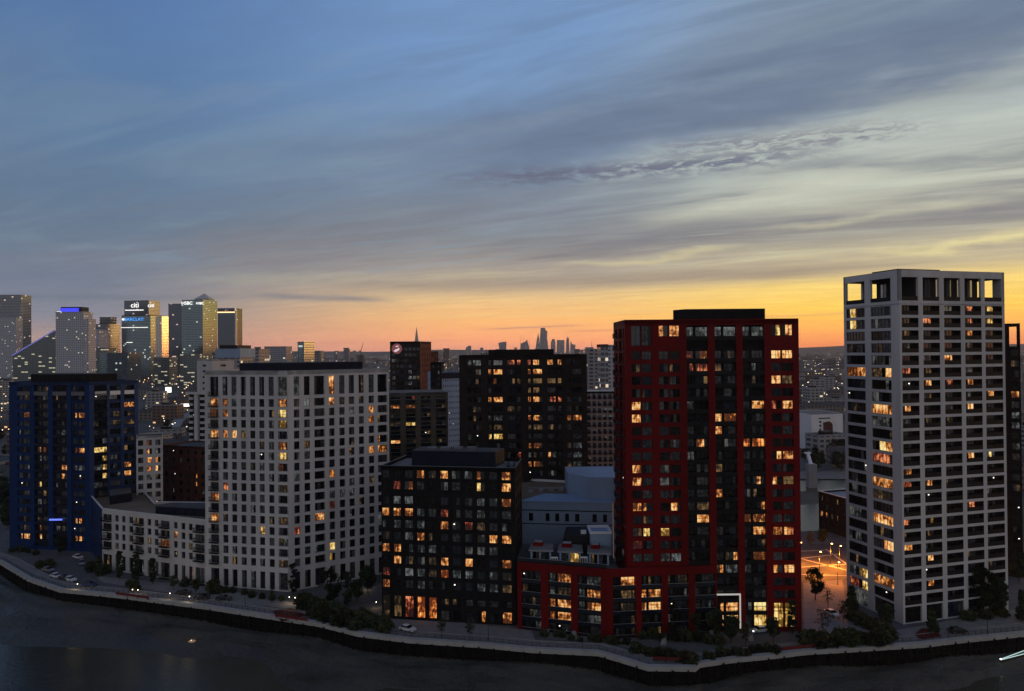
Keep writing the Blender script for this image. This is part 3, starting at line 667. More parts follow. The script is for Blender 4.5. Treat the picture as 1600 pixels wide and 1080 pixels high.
# ---- low white block beside it, with the dark patterned end wall
def low_block():
    B = WT['A']; p = G(160, 889); A = (p[0], p[1]); q = at(142, 773, 264); E = (q[0], 264.0)
    lits = reg(0,680,4,"w1020-1060,685 w1200-1225,860 w1095-1108,635 d1185-1205,710 c890-896,860 c1145,860")
    b = Building('apartment_block', 'low pale block linking the blue tower and the broad white tower, with a dark roof', 'apartment block', A, lits, spot=.01, dim=.02)
    zt = 19.4; rr = rowsdown(18.0, 2.05, 2.95, 4); gr = [(.3, 5.0)]
    def P4(x): return x/4.0
    cc = [(161,174.5,'b'),(180,185.5,''),(190.5,196,''),(202,208,''),(211.5,225,'b'),(230.5,236.5,''),(241.5,247.5,''),(251,265,'b'),(271.5,277.5,''),(283.5,289.5,''),(295,301,''),(305,319.5,'b')]
    cols = []
    for a, e, k in cc:
        c = pxcols(A, B, 850, [(a, e)])[0]; kw = dict(rows=gr+rr, n=2, depth=.4)
        if k: kw.update(rail=(1.1, BARS), n=3)
        cols.append(dict(c, **kw))
    facade(b, A, B, 0, zt, cols, 'concrete_white_2')
    facade(b, E, A, 0, zt, [], 'blue_panel')
    dB, _ = unit(A, B)
    I1 = G(240, 785, zt); I2 = at(322, 779, 256); I3 = G(215, 757, zt); I1 = (I1[0], I1[1]); I2 = (WT['A'][0]+2, I1[1]-3); I3 = (I3[0], I3[1])
    E2 = (E[0]+2, I3[1]+8)
    poly = [A, (B[0]+.2, B[1]+.3), I2, I1, I3, E2, E]
    r = MB(); r.quad([(x, y, zt-.6) for x, y in poly], 'roof_brown'); r.build('roof', b.root)
    for X, Y in ((I2, I1), (I1, I3)): facade(b, X, Y, 0, zt, [], 'concrete_white_2')
    pp = MB()
    for X, Y in ((E, A), (A, B), (I1, I3), (I2, I1)):
        dd, LL = unit(X, Y); pp.obox(X, dd, 0, LL, -.03, .4, zt-.05, zt+.35, 'concrete_white')
    pp.build('parapet', b.root)
    # relief discs on the end wall
    m = MB(); dd, LL = unit(E, A); rnd = random.Random(3)
    for i in range(100):
        u = rnd.uniform(1, LL-1); z = rnd.uniform(2, 17.5); rad = rnd.uniform(.35, .8); pts = []
        for k in range(8):
            an = k*math.pi/4; uu = u+rad*math.cos(an)*.8; pts.append((E[0]+dd[0]*uu+dd[1]*(.05+.002*i), E[1]+dd[1]*uu-dd[0]*(.05+.002*i), z+rad*math.sin(an)))
        m.quad(pts, rnd.choice(['blue_pale', 'metal_navy']))
    m.build('mural', b.root)
    g0 = at(172, 780, 259)
    plantroom(b, [G(172,786,zt)[:2], G(206,781,zt)[:2], G(204,772,zt)[:2], G(171,776,zt)[:2]], zt-.6, 21.8, 'metal_navy')
    c0 = G(243, 800, zt); c1 = (WT['A'][0]-1.5, G(316, 806, zt)[1]+1.0)
    plantroom(b, [c0, c1, (WT['A'][0]+.5, c1[1]+9), (c0[0]+2, c0[1]+6)], zt-.6, 21.2, 'metal_navy')
    b.finish()
# ---- blue tower
BT = {}
def blue_tower():
    A = at(14.5, 720, 269); A = (A[0], 269.0); Cq = at(140, 720, 262.5); C = (Cq[0], 262.5)
    a = R(44); L2 = uof(C, (C[0]+math.cos(a), C[1]+math.sin(a)), 216, 640); B = (C[0]+math.cos(a)*L2, C[1]+math.sin(a)*L2); BT['B'] = B
    lits = reg(0,440,4,"w145-180,825 w475-520,830 c345,825 w780-830,755 d720-745,860 w250-285,1035 w475-520,1040 w600-650,1035 d800-835,855 c120,925 c395,935 c640,300")
    lits += reg(0,680,4,"w250-285,78 w475-520,85 y600-650,75 c255-280,125 c115-125,128 w385-410,190 c475-505,190 c600-625,185 y640-650,180 w780-805,200 y640-650,230 w390-405,240 w780-805,250 c595,292 y250-262,288 c175,230 c740,260 d445,345 d285,345 w445-455,520 w475-505,520 r115-125,550 w100-120,615 w140-180,615 w255,610 y440-455,695 w475-505,695 d380-400,565")
    b = Building('apartment_tower', 'deep blue tower at the left edge with recessed balcony columns', 'apartment tower', C, lits, spot=.05, dim=.03)
    zt = 60.2; rr = rowsdown(58.6, 1.9, 3.13, 18)
    cl = [(27,47),(53,75),(82,104),(111,132)]; cr = [(147,167),(171.5,188.5),(194,210)]
    cols = []
    for i, c in enumerate(pxcols(A, C, 620, cl)):
        cols.append(dict(c, rows=rr, n=4, depth=.9 if i in (1, 2) else .35, span='metal_navy' if i in (1, 2) else 'blue_panel', s0=1, s1=59.2, iw=[(.1, .4, 2), (.5, .95, 2)], rail=(0, NAVYB if i in (1, 2) else BARS)) if i else dict(c, rows=rr, n=4, depth=.35, iw=[(.1, .35, 2), (.45, .9, 3)]))
    facade(b, A, C, 0, zt, cols, 'blue_panel')
    cols = [dict(c, rows=rr, n=3, depth=.35, span='blue_pale' if i else 'metal_navy', s0=1, s1=59.2, rail=(0 if i else 1.0, BARS)) for i, c in enumerate(pxcols(C, B, 620, cr))]
    facade(b, C, B, 0, zt, cols, 'blue_pale')
    D = 16; n1 = (-math.sin(a), math.cos(a)); Bk = (B[0]+n1[0]*D, B[1]+n1[1]*D); Ak = (A[0]+2, A[1]+24)
    for X, Y in ((B, Bk), (Bk, Ak), (Ak, A)): 
        dd, LL = unit(X, Y); facade(b, X, Y, 0, zt, [dict(u0=1.5+5*i, u1=4+5*i, rows=rr, n=2) for i in range(int(LL/5.2))], 'blue_panel')
    roofslab(b, [A, C, B, Bk, Ak], zt-.8, 'roof_felt', 'blue_pale', .8)
    pl = [at(48, 590, 270), at(139, 590, 265), at(183, 590, 273), at(170, 590, 283), at(60, 590, 285)]
    plantroom(b, [(q[0], q[1]) for q in pl], zt-.8, 62.9, 'brick_black')
    # pale spandrel panels below the top row
    m = MB(); d, L = unit(A, C)
    for c in pxcols(A, C, 620, cl): m.obox(A, d, c['u0']+.1, c['u1']-.1, -.12, -.02, 55.9-.6, 56.7, 'frame_grey')
    d2, L = unit(C, B)
    for c in pxcols(C, B, 620, cr): m.obox(C, d2, c['u0']+.1, c['u1']-.1, -.12, -.02, 55.3, 56.7, 'white_paint')
    m.build('balustrade', b.root)
    # blue glowing canopy over the entrance bay
    p = at(90, 811, 266); m = MB(); m.box(p[0]-2.2, p[0]+2.2, 264.6, 265.2, p[2]-.25, p[2]+.25, 'neon_blue'); m.build('light_strip', b.root)
    b.finish()
emat('neon_blue', (.12, .2, 1.0), 1.2)
# ---- black brick block in the centre
CB = {}
def centre_block():
    A = G(597, 966); B = G(806.5, 978); CB['A'] = A; CB['B'] = B
    lits = reg(570,680,5.32,"w440-495,310 d565-590,320 w635-685,315 c835-850,330 w935-960,335 w1145-1190,355 r250-300,430 w370-395,400 y935-955,445 w1145-1190,450 c250-290,525 c340-385,530 c930-990,560 c1040-1095,570 w1145-1210,570 w145-195,615 w240-295,625 w335-395,630 r635-685,640 c435-490,635 c530-590,635 c940-990,660 c435-490,715 c250-285,745 w650-690,745 r835-890,760 d935-990,800 c1135-1155,765 w430-485,840 w1040-1100,890 w1145-1210,900 w145-200,910 w240-290,910 c385,915 c540-590,940 w240-295,1030 w530-590,1050 w635-690,1055 w830-890,1070")
    lits += reg(570,840,5.32,"w145-200,60 w240-290,60 w240-295,185 d530-590,210 w635-690,215 w830-895,235 w1145-1200,250 r145-195,265 c340-390,300 c435-490,300 d545-585,315 o640-685,320 c735-790,325 c835-890,325 c1045-1100,360 d1150-1210,370 r145-195,355 w150-200,370 c435-490,390 c940-995,450 c1045-1100,450 d140-195,530 d245-295,540 r345-390,550 o435-490,570 o535-590,580 w980-1000,630 w1155-1215,730 w1150-1165,640")
    b = Building('apartment_block', 'black brick mid rise block on the quay in the centre with tall lit ground windows', 'apartment block', A, lits, darks=DARKS+['pane_blue']*3+['lit_g']*2, spot=.02, dim=.04)
    zt = 40.0
    cc = [(597,608),(614.5,626),(632,645),(651,663),(669,681),(688,700),(706,719),(726,738),(745,757.5),(764,777),(784,798.5)]
    rw = rowsdown(32.15, 2.1, 3.13, 8); top = [(33.9, 36.1), (36.9, 39.0)]; gr = [(.6, 6.1)]
    cols = []
    d, L = unit(A, B)
    for i, c in enumerate(pxcols(A, B, 810, cc)):
        g = gr if i < 5 else ([(.3, 3.2)] if i in (8, 10) else [(.3, 2.8)])
        sp = 'brick_black'
        cols.append(dict(c, rows=g+[(4.3, 5.9)]*(i >= 5)+[r for r in rw if r[0] > 6.4]+top, n=2, depth=.3, iw=[(.15, .85, 1)] if i in (1, 7, 8) and False else None))
    for c in cols: c['rows'] = sorted(set(c['rows']))
    facade(b, A, B, 0, zt, cols, 'brick_black')
    n = (-d[1], d[0]); B2 = at(815, 720, 205); B2 = (B2[0], 205.0); A2 = (A[0]+5.5, 212.0); A2 = (at(641, 706, 216)[0]-1, 214)
    dd, LL = unit(B, B2)
    facade(b, B, B2, 0, zt, [dict(u0=2+4.6*i, u1=4.2+4.6*i, rows=rw+top, n=2, depth=.3) for i in range(3)], 'brick_black')
    for X, Y in ((B2, A2), (A2, A)): facade(b, X, Y, 0, zt, [dict(u0=3+4.6*i, u1=5+4.6*i, rows=rw, n=2) for i in range(4)], 'brick_black')
    roofslab(b, [A, B, B2, A2], zt-.7, 'roof_pale', 'brick_black', .75)
    m = MB()
    for X, Y in ((A, B), (B, B2), (A2, A)): q, QL = unit(X, Y); m.obox(X, q, 0, QL, -.05, .28, zt+.05, zt+.13, 'frame_grey')
    m.build('coping', b.root)
    p0 = at(643, 724, 199); p1 = at(774, 728, 195.5); 
    plantroom(b, [(p0[0], 199.5), (p1[0], 195.5), (p1[0]+2.3, 203), (p0[0]+1.5, 208)], zt-.7, 43.3, 'metal_navy')
    m = MB()
    for u in (0, 1.6): m.box(p1[0]+3.2+u, p1[0]+3.7+u, 192, 199, zt-.7, zt+.2, 'metal_dark')
    for k in range(4): m.box(p0[0]+4+k*3.6, p0[0]+6.4+k*3.6, 201, 203, 43.3, 43.9, 'frame_grey')
    m.build('vent', b.root)
    b.finish()
# ---- brown block behind
def back_block():
    Y = 248; A = at(717.5, 620, Y); B = at(917.5, 620, Y); A = (A[0], 248.5); B = (B[0], 248.0)
    lits = reg(570,480,4,"w770-795,410 w805-855,410 r900-960,345 r1020-1060,345 w1060-1090,345 w1140-1165,342 w1190-1230,342 c640-720,345 w1025-1100,410 w805-825,460 d1025-1090,462 c1020-1070,515 w785-860,577 w1025-1085,575 r1165-1235,575 d900-975,632 c770-860,690 w1025-1085,690 w1300-1355,688 w1270-1280,690 y780-860,805 d770-860,750 d1025-1110,750 w1030-1085,860 d1020-1090,520 r945-970,915 w1150-1160,910 c1190,908 w1025-1080,978 c1300-1350,860 c1305-1350,910 c1305-1350,970 d1150-1230,465 d930-975,465 c1345,560")
    b = Building('apartment_block', 'dark brown brick block between the black block and the red tower, windows glowing orange', 'apartment block', A, lits, spot=.03, dim=.05)
    zt = 68.6; rr = rowsdown(66.9, 1.9, 3.1, 21); cc = [(731,752),(762,785.5),(793,815),(824,847.5),(856,879),(886,909)]
    cols = []
    for i, c in enumerate(pxcols(A, B, 640, cc)):
        cols.append(dict(c, rows=rr, n=3, depth=.5, span='brick_black', s0=1, s1=67.3, iw=[(.05, .25, 1), (.4, 1, 3)] if i % 2 else [(.0, .55, 3), (.7, .95, 1)], rail=(0, BLKB)) if i in (1, 2, 3, 4) else dict(c, rows=rr, n=4, depth=.3, iw=[(.0, .3, 1), (.4, 1, 3)]))
    facade(b, A, B, 0, zt, cols, 'brick_brown')
    B2 = (B[0]+.5, 268); A2 = (A[0], 268)
    for X, Y in ((B, B2), (B2, A2), (A2, A)): facade(b, X, Y, 0, zt, [dict(u0=3+4.6*i, u1=5+4.6*i, rows=rr, n=2) for i in range(3)], 'brick_brown')
    roofslab(b, [A, B, B2, A2], zt-.8, 'roof_felt', 'brick_brown', .8)
    p0 = at(763, 550, 250)[0]; p1 = at(865, 550, 250)[0]
    plantroom(b, [(p0, 249.6), (p1, 249.6), (p1, 262), (p0, 262)], zt-.8, 70.4, 'brick_black', False)
    m = MB()
    for i in range(26): x = A[0]+7+i*.9; m.box(x, x+.4, 257, 257.4, zt, zt+.5+(i % 3)*.15, 'metal_dark')
    m.build('vent', b.root)
    b.finish()
white_tower(); red_tower(); left_tower(); low_block(); blue_tower(); centre_block(); back_block()
# ================================================================== second row of buildings
def simple_block(name, label, A, B, dp, zt, wm, ncol, sp, h, wr=.5, n=2, z0=0, lits=None, cat='apartment block', top=1.2, rail=None, depth=.3, roof='roof_felt', spot=.03, dim=.06, fm='frame_dark', skew=0, par=None, darks=None, sides=True, bottom=1.0):
    d, L = unit(A, B); nn = (-d[1], d[0]); b = Building(name, label, cat, (A[0], A[1], z0), lits, spot=spot, dim=dim, darks=darks)
    B2 = (B[0]+nn[0]*dp+d[0]*skew, B[1]+nn[1]*dp+d[1]*skew); A2 = (A[0]+nn[0]*dp+d[0]*skew, A[1]+nn[1]*dp+d[1]*skew)
    nr = int((zt-z0-top-bottom)/sp); rr = rowsdown(zt-top, h, sp, nr)
    cw = L/ncol
    facade(b, A, B, z0, zt, [dict(u0=cw*i+cw*(1-wr)/2, u1=cw*(i+1)-cw*(1-wr)/2, rows=rr, n=n, depth=depth, rail=rail, fm=fm) for i in range(ncol)], wm)
    for X, Y in ((B, B2), (B2, A2), (A2, A)):
        dd, LL = unit(X, Y); k = max(1, int(LL/cw)) if sides else 0; c2 = LL/max(k, 1)
        facade(b, X, Y, z0, zt, [dict(u0=c2*i+c2*(1-wr)/2, u1=c2*(i+1)-c2*(1-wr)/2, rows=rr, n=n, depth=depth) for i in range(k)], wm)
    roofslab(b, [A, B, B2, A2], zt-.6, roof, par or wm, .6)
    return b, A2, B2
def xy(px, py, Y): p = at(px, py, Y); return (p[0], p[1])
# narrow cream block right of the blue tower
A = xy(213, 720, 268); B = xy(253.5, 720, 271.5)
b, A2, B2 = simple_block('apartment_block', 'narrow cream block tucked behind the blue tower beside the red brick one', A, B, 11, 40.2, 'concrete_white_2', 3, 3.15, 2.0, .6, lits=reg(0,680,4,"c905-925,75 c960-985,75 w915-945,180 w955-975,180")+reg(0,440,4,"w905-930,1030 c960-985,970 c960-985,1030"), top=1.6)
b.finish()
# red brick block between cream block and white tower
A = xy(255, 760, 300); B = xy(323, 760, 292)
b, A2, B2 = simple_block('apartment_block', 'dark red brick block in the gap left of the broad white tower', A, B, 16, 33, 'brick_red', 6, 3.1, 1.7, .42, lits=reg(0,680,4,"o1230-1250,275"), top=1.6, dim=.01); b.finish()
# grey balcony block behind the white tower
A = xy(606, 640, 262); B = xy(700, 640, 266)
lt = reg(570,480,4,"w170-220,630 w175-215,845 w270-305,625 y270-305,730 r300-335,560 d170-220,735 d400-430,780")
b, A2, B2 = simple_block('apartment_block', 'grey brick balcony block between the broad white tower and the brown block', A, B, 18, 55.4, 'brick_buff', 4, 3.1, 2.0, .62, n=3, lits=lt, rail=(1.3, GLR), top=1.4, depth=.6, roof='roof_pale', par='concrete_grey'); b.finish()
# dark hotel-like tower with a red round sign, pink light coloured into its brick flank
A = xy(609.5, 570, 440); B = xy(655, 570, 440); C = xy(674, 570, 470)
b = Building('office_tower', 'dark brick tower with a round red sign at its top and a pink brick flank', 'tower block', A, reg(570,480,4,"c265-285,400 c265-285,425 c270-285,480"), dim=.03, spot=.02)
zt = 76.0; rr = rowsdown(72.5, 2.0, 3.4, 19); d, L = unit(A, B)
facade(b, A, B, 0, zt, [dict(u0=1+L/7*i, u1=3+L/7*i, rows=rr, n=1) for i in range(7)], 'brick_brown')
d2, L2 = unit(B, C); facade(b, B, C, 0, zt, [dict(u0=1.5+6*i, u1=3+6*i, rows=rr, n=1) for i in range(5)], 'brick_red')
facade(b, C, (A[0]+6, 475), 0, zt, [], 'brick_brown'); facade(b, (A[0]+6, 475), A, 0, zt, [], 'brick_brown')
roofslab(b, [A, B, C, (A[0]+6, 475)], zt-1, 'roof_felt', 'brick_black', 1.0)
m = MB(); cx, cz = at(620, 545, 439.6)[0], at(620, 545, 439.6)[2]
m.quad([(cx+3.1*math.cos(k*math.pi/10), 439.7, cz+3.1*math.sin(k*math.pi/10)) for k in range(20)], 'sign_red')
pts = [(cx-2.0, cz-1.5), (cx-.4, cz-1.9), (cx+1.6, cz-.6), (cx+1.3, cz+.6), (cx+.2, cz-.2), (cx-1.2, cz-.7)]
m.quad([(x, 439.5, z) for x, z in pts], 'sign_white'); pts = [(cx-1.0, cz+1.2), (cx+.4, cz+1.9), (cx+1.2, cz+1.5), (cx, cz+1.0)]
m.quad([(x, 439.5, z) for x, z in pts], 'sign_white')
emat('sign_red', (.40, .008, .012), .3); emat('sign_white', (1, .8, .8), .7)
m.build('sign', b.root); b.finish(limit=60)
# its stepped right shoulder
A = xy(674.5, 570, 470); B = xy(685, 570, 474)
b, A2, B2 = simple_block('tower_block', 'pinkish slender tower stepping down behind the dark brick tower with the red sign', A, B, 14, 70, 'brick_red', 3, 3.4, 2, .4, 1, cat='tower block'); b.finish()
# black slab and blue grey block
A = xy(672.5, 580, 395); B = xy(689.5, 580, 395)
b, A2, B2 = simple_block('tower_block', 'plain black slab standing left of the blue grey patterned block', A, B, 16, 64, 'brick_black', 2, 3.2, 1.8, .3, 1, cat='tower block', dim=.01); b.finish()
A = xy(688.5, 600, 398); B = xy(721, 600, 404)
b, A2, B2 = simple_block('apartment_block', 'blue grey block with small chequered windows behind the brown block', A, B, 18, 59, 'wall_blue', 11, 3.0, 1.1, .35, 1, top=4.2, darks=['pane_blue', 'pane_grey']); 
m = MB(); dd, LL = unit(A, B); m.obox(A, dd, .5, LL, -.15, .1, 55.2, 58.3, 'metal_navy'); m.build('cornice', b.root); b.finish()
# right: dark tower behind the white one with an open crown
A = xy(1573, 640, 226); B = xy(1595.5, 640, 224); d, L = unit(A, B)
b = Building('apartment_tower', 'black brick tower half hidden at the right edge behind the pale tower', 'apartment tower', A, [(1583, 1590, 619, 'w'), (1583,1590,656,'c')], dim=.01)
zt = 77.0; rr = rowsdown(69.0, 2.0, 3.15, 21)
Bk = (B[0]+2, 250); Ak = (A[0], 250)
facade(b, A, B, 0, 70.0, [dict(u0=1.2, u1=3.2, rows=rr, n=2)], 'brick_black')
for X, Y in ((B, Bk), (Bk, Ak), (Ak, A)): facade(b, X, Y, 0, 70.0, [dict(u0=2+4*i, u1=4+4*i, rows=rr, n=2) for i in range(4 if X != Bk else 1)], 'brick_black')
for X, Y in ((A, B), (B, Bk), (Bk, Ak), (Ak, A)):
    q, QL = unit(X, Y); b.wall.obox(X, q, 0, .9, 0, .5, 70.0, zt-1, 'brick_black'); b.wall.obox(X, q, QL-.9, QL, 0, .5, 70.0, zt-1, 'brick_black'); b.wall.obox(X, q, 0, QL, 0, .5, zt-1, zt, 'brick_black')
r = MB(); r.quad([(p[0], p[1], 69.9) for p in (A, B, Bk, Ak)], 'roof_felt'); r.build('roof', b.root); b.finish()
# ---- the big blue grey arts building behind the red wing
def arts():
    A = at(800, 780, 216); B = at(957, 785, 212); z1 = 26.2; A = (A[0], 216.0); B = (B[0], 212.0); d, L = unit(A, B)
    b = Building('arts_building', 'large windowless blue grey hall with a brown roof behind the red wing', 'hall', A, dim=0, spot=0, darks=['pane_black'])
    sp = [(804,817),(826.3,833),(852.5,858.6),(867.5,873.8),(883,889),(898.6,905.2),(925.8,932.5),(942.3,948.4)]
    zc = at(860, 809, 214)[2]
    facade(b, A, B, 0, z1, [dict(c, rows=[(zc-1.15, zc+1.15)], n=1, depth=.3) for c in pxcols(A, B, 809, sp[1:])], 'wall_blue')
    n = (-d[1], d[0]); B2 = (B[0]+4, B[1]+28); A2 = (A[0]+4, A[1]+34)
    for X, Y in ((B, B2), (B2, A2), (A2, A)): facade(b, X, Y, 0, z1, [], 'wall_blue')
    m = MB()
    for z in (zc-1.9, zc+2.0): m.obox(A, d, 0, L, -.12, -.01, z-.12, z+.12, 'metal_navy')
    m.build('moulding', b.root)
    r = MB(); r.quad([(p[0], p[1], z1-.3) for p in (A, B, B2, A2)], 'roof_brown'); r.build('roof', b.root)
    m = MB()
    # pale standing-seam slope along the front of the roof
    M1 = (A[0]+d[0]*6+n[0]*7, A[1]+d[1]*6+n[1]*7); M2 = (B[0]+n[0]*7, B[1]+n[1]*7)
    M0 = (A[0]+d[0]*2, A[1]+d[1]*2)
    m.quad([(M0[0], M0[1], z1+.05), (B[0], B[1], z1+.05), (M2[0], M2[1], z1+.9), (M1[0]+3, M1[1], z1+.9)], 'roof_blue')
    m.obox(A, d, -.1, L+.1, -.15, .15, z1-.25, z1+.12, 'wall_blue'); m.build('roof_slope', b.root)
    # raised fly box
    P0 = at(887, 752, 224); P1 = at(962, 752, 220); Q = MB()
    zz = at(910, 739, 224)[2]; Q.prism([(P0[0]+5.2, 216.5), (P1[0]+2, 214.5), (P1[0]+2, 236), (P0[0], 236), (P0[0], 224)], z1-.3, zz, 'wall_blue', 'roof_blue')
    o = Q.build('stage_box', b.root)
    vt = MB()
    for k in range(5): vt.obox(A, d, 3+k*3.1, 4.6+k*3.1, 14+k*1.5, 15.6+k*1.5, z1-.3, z1+.5+.2*(k % 2), 'concrete_grey')
    vt.obox(A, d, 2, 16, 20, 20.6, z1-.1, z1+.35, 'steel'); vt.build('vent', b.root)
    e = MB(); A3, B3 = A2, B2; e.obox(B3, unit(B3, A3)[0], 0, unit(B3, A3)[1], 0, .4, z1, z1+.7, 'white_paint'); e.build('parapet', b.root)
    b.finish()
arts()
# dark small block between the red and the pale tower
P = [G(1279, 767.5, 14.5), G(1322, 779, 14.5)]
A, B = P; b, A2, B2 = simple_block('apartment_block', 'small black block with a pale roof edge seen between the red and pale towers', A, B, 14, 14.5, 'brick_black', 5, 3.0, 2.0, .5, lits=[(1284, 1293, 806, 'w'), (1292, 1296, 790, 'd')], cat='building', dim=.1, top=1.3, roof='concrete_grey')
m = MB(); 
for X, Y in ((A, B), (A2, A)): q, QL = unit(X, Y); m.obox(X, q, 0, QL, -.1, .25, 14.5, 14.75, 'white_paint')
m.build('coping', b.root); b.finish()
# white building with curved dark mural
Y = 500; A = xy(1268, 660, Y); B = xy(1317, 660, Y+6); d, L = unit(A, B); z1 = at(1290, 648, Y)[2]
b = Building('white_building', 'white commercial building with a dark arched front seen between the red and pale towers', 'building', A, dim=.0, darks=['pane_black'])
facade(b, A, B, 0, z1, [dict(u0=6, u1=7.6, rows=[(z1-5.8, z1-4.4), (z1-8.4, z1-7), (z1-11, z1-9.6)], n=1)], 'white_paint')
for X, Yy in ((B, (B[0], Y+40)), ((B[0], Y+40), (A[0], Y+40)), ((A[0], Y+40), A)): facade(b, X, Yy, 0, z1, [], 'white_paint')
m = MB(); u0 = 9
arc = [(u0, 0), (16.5, 0)]+[(16.5-4*(1-math.cos(k*math.pi/8))*.9, z1-8+3.2*math.sin(k*math.pi/8)) for k in range(5)]+[(u0, z1-5.5)]
m.quad([(A[0]+d[0]*u, A[1]+d[1]*u-.25, z) for u, z in arc], 'brick_red')
for k in range(4): m.obox(A, d, u0, 16.4, -.5, -.3, 2+k*3, 2.5+k*3, 'concrete_grey')
m.build('arched_front', b.root)
m = MB(); m.obox(A, d, 5.5, 14.5, -.2, -.02, z1-3.0, z1-2.3, 'metal_navy'); m.build('fascia', b.root)
r = MB(); r.quad([(A[0], A[1], z1-.3), (B[0], B[1], z1-.3), (B[0], Y+40, z1-.3), (A[0], Y+40, z1-.3)], 'roof_pale'); r.build('roof', b.root); b.finish()

# ================================================================== far towers
def towermat(name, base, glassy, bay, fl, p_lit, litc, band=.4, bandc=None, rough=.15, metal=.6, st=.9, vert=.12):
    m = bpy.data.materials.new(name); m.use_nodes = True; t = NT(m.node_tree); b = t.n['Principled BSDF']
    pos = t.new('ShaderNodeNewGeometry').outputs['Position']; x, y, z = t.sep(pos)
    u = t.m('DIVIDE', t.m('ADD', x, y), bay); v = t.m('DIVIDE', z, fl)
    fu = t.m('FRACT', u); fv = t.m('FRACT', v)
    wall = t.m('MAXIMUM', t.m('LESS_THAN', fv, band), t.m('LESS_THAN', fu, vert))
    wn = t.new('ShaderNodeTexWhiteNoise', noise_dimensions='2D'); t.put(wn.inputs['Vector'], t.comb(t.m('FLOOR', u), t.m('FLOOR', v)))
    wf = t.new('ShaderNodeTexWhiteNoise', noise_dimensions='1D'); t.put(wf.inputs['W'], t.m('FLOOR', v))
    geo = t.new('ShaderNodeNewGeometry'); nz = t.sep(geo.outputs['Normal'])[2]; side = t.m('LESS_THAN', nz, .5)
    lit = t.m('MULTIPLY', t.m('LESS_THAN', wn.outputs[0], t.m('MULTIPLY', t.m('ADD', .35, t.m('MULTIPLY', wf.outputs[0], 1.3)), p_lit)), t.m('MULTIPLY', t.m('SUBTRACT', 1.0, wall), side))
    t.put(b.inputs['Base Color'], t.mix(wall, tuple(glassy)+(1,), tuple(base)+(1,)))
    t.put(b.inputs['Roughness'], t.m('ADD', rough, t.m('MULTIPLY', wall, .45))); t.put(b.inputs['Metallic'], t.m('MULTIPLY', t.m('SUBTRACT', 1.0, wall), metal))
    b.inputs['Emission Color'].default_value = tuple(litc)+(1,); t.put(b.inputs['Emission Strength'], t.m('MULTIPLY', lit, st))
    m.cycles.emission_sampling = 'NONE'; MATS[name] = m
towermat('tw_grey', (.27, .28, .30), (.13, .16, .19), 5, 4.0, .03, (1, .8, .6), st=.8)
towermat('tw_glass', (.04, .075, .095), (.17, .24, .27), 4, 4.1, .03, (.9, 1, .9), .25, st=.55, metal=.85, rough=.1)
towermat('tw_glass_2', (.30, .27, .24), (.55, .52, .48), 6, 4.1, .02, (1, .9, .7), .3, st=.5, metal=.9, rough=.12)
towermat('tw_dark', (.04, .05, .065), (.13, .165, .21), 5, 4.0, .025, (1, .7, .6), .3, st=.7)
towermat('tw_office', (.10, .12, .12), (.12, .16, .17), 7, 4.0, .13, (1, .88, .6), .45, st=.5)
towermat('tw_white', (.46, .47, .52), (.13, .15, .18), 3.5, 3.2, .04, (1, .85, .6), .5, st=.8, metal=.2, vert=.45)
towermat('tw_house', (.16, .14, .13), (.05, .055, .06), 4.5, 3.1, .05, (1, .72, .4), .5, st=.9, metal=.1, vert=.4)
towermat('tw_pale', (.28, .27, .27), (.06, .07, .08), 5, 3.2, .06, (1, .8, .5), .5, st=.9, metal=.1, vert=.35)
towermat('tw_brick', (.13, .075, .055), (.04, .045, .05), 4, 3.1, .05, (1, .65, .35), .55, st=.9, metal=.1, vert=.4)
emat('sign_lit', (1, .97, .92), 1.6); emat('sign_blue', (.04, .35, 1.0), 1.3); emat('crown_blue', (.01, .02, 1.0), 1.0); emat('edge_violet', (.25, .25, .9), .35)
emat('white_light', (1, .95, .85), 2.2); emat('warm_light', (1, .62, .28), 2.2)
def fartower(name, label, px0, px1, ytop, Y, m, dep=None, rot=0, cat='tower', ybase=None, cap=None):
    a = at(px0, ytop, Y); c = at(px1, ytop, Y); w = c[0]-a[0]; zt = (a[2]+c[2])/2; dep = dep or w
    t = thing(name, label, cat, ((a[0]+c[0])/2, Y, 0)); mb = MB(); ca, sa = math.cos(R(rot)), math.sin(R(rot))
    pol = [(a[0]+ca*u-sa*v, Y+sa*u+ca*v) for u, v in ((0, 0), (w/ca, 0), (w/ca, dep), (0, dep))]
    mb.prism(pol, 0, zt, m, 'roof_felt'); mb.build('wall', t)
    p = MB()
    for i in range(4): q, QL = unit(pol[i], pol[(i+1) % 4]); p.obox(pol[i], q, 0, QL, -.3, .8, zt, zt+2.2, cap or m)
    p.build('parapet', t)
    return t, a[0], c[0], zt, pol
def text(parent, s, x, y, z, size, m, ext=.3):
    cu = bpy.data.curves.new('sign', 'FONT'); cu.body = s; cu.size = size; cu.extrude = ext; cu.align_x = 'LEFT'
    o = bpy.data.objects.new('tmp', cu); COL.objects.link(o); bpy.context.view_layer.update()
    me = bpy.data.meshes.new_from_object(o.evaluated_get(bpy.context.evaluated_depsgraph_get())); bpy.data.objects.remove(o)
    me.materials.clear(); me.materials.append(MATS[m]); L = parent_loc(parent)
    ob = bpy.data.objects.new('sign', me); ob.parent = parent; ob.rotation_euler = (R(90), 0, 0); ob.location = (x-L.x, y-L.y, z-L.z); COL.objects.link(ob); return ob
CW = 1900
t, x0, x1, zt, _ = fartower('residential_tower', 'tall grey speckled tower cut by the left edge of the photo', -6, 33, 462, CW, 'tw_grey', 40, rot=0)
m = MB(); 
for k in range(22): m.box(x1-3, x1+1.5, CW-1.5, CW+2, 40+k*7.5, 41+k*7.5, 'white_paint')
m.build('balcony', t)
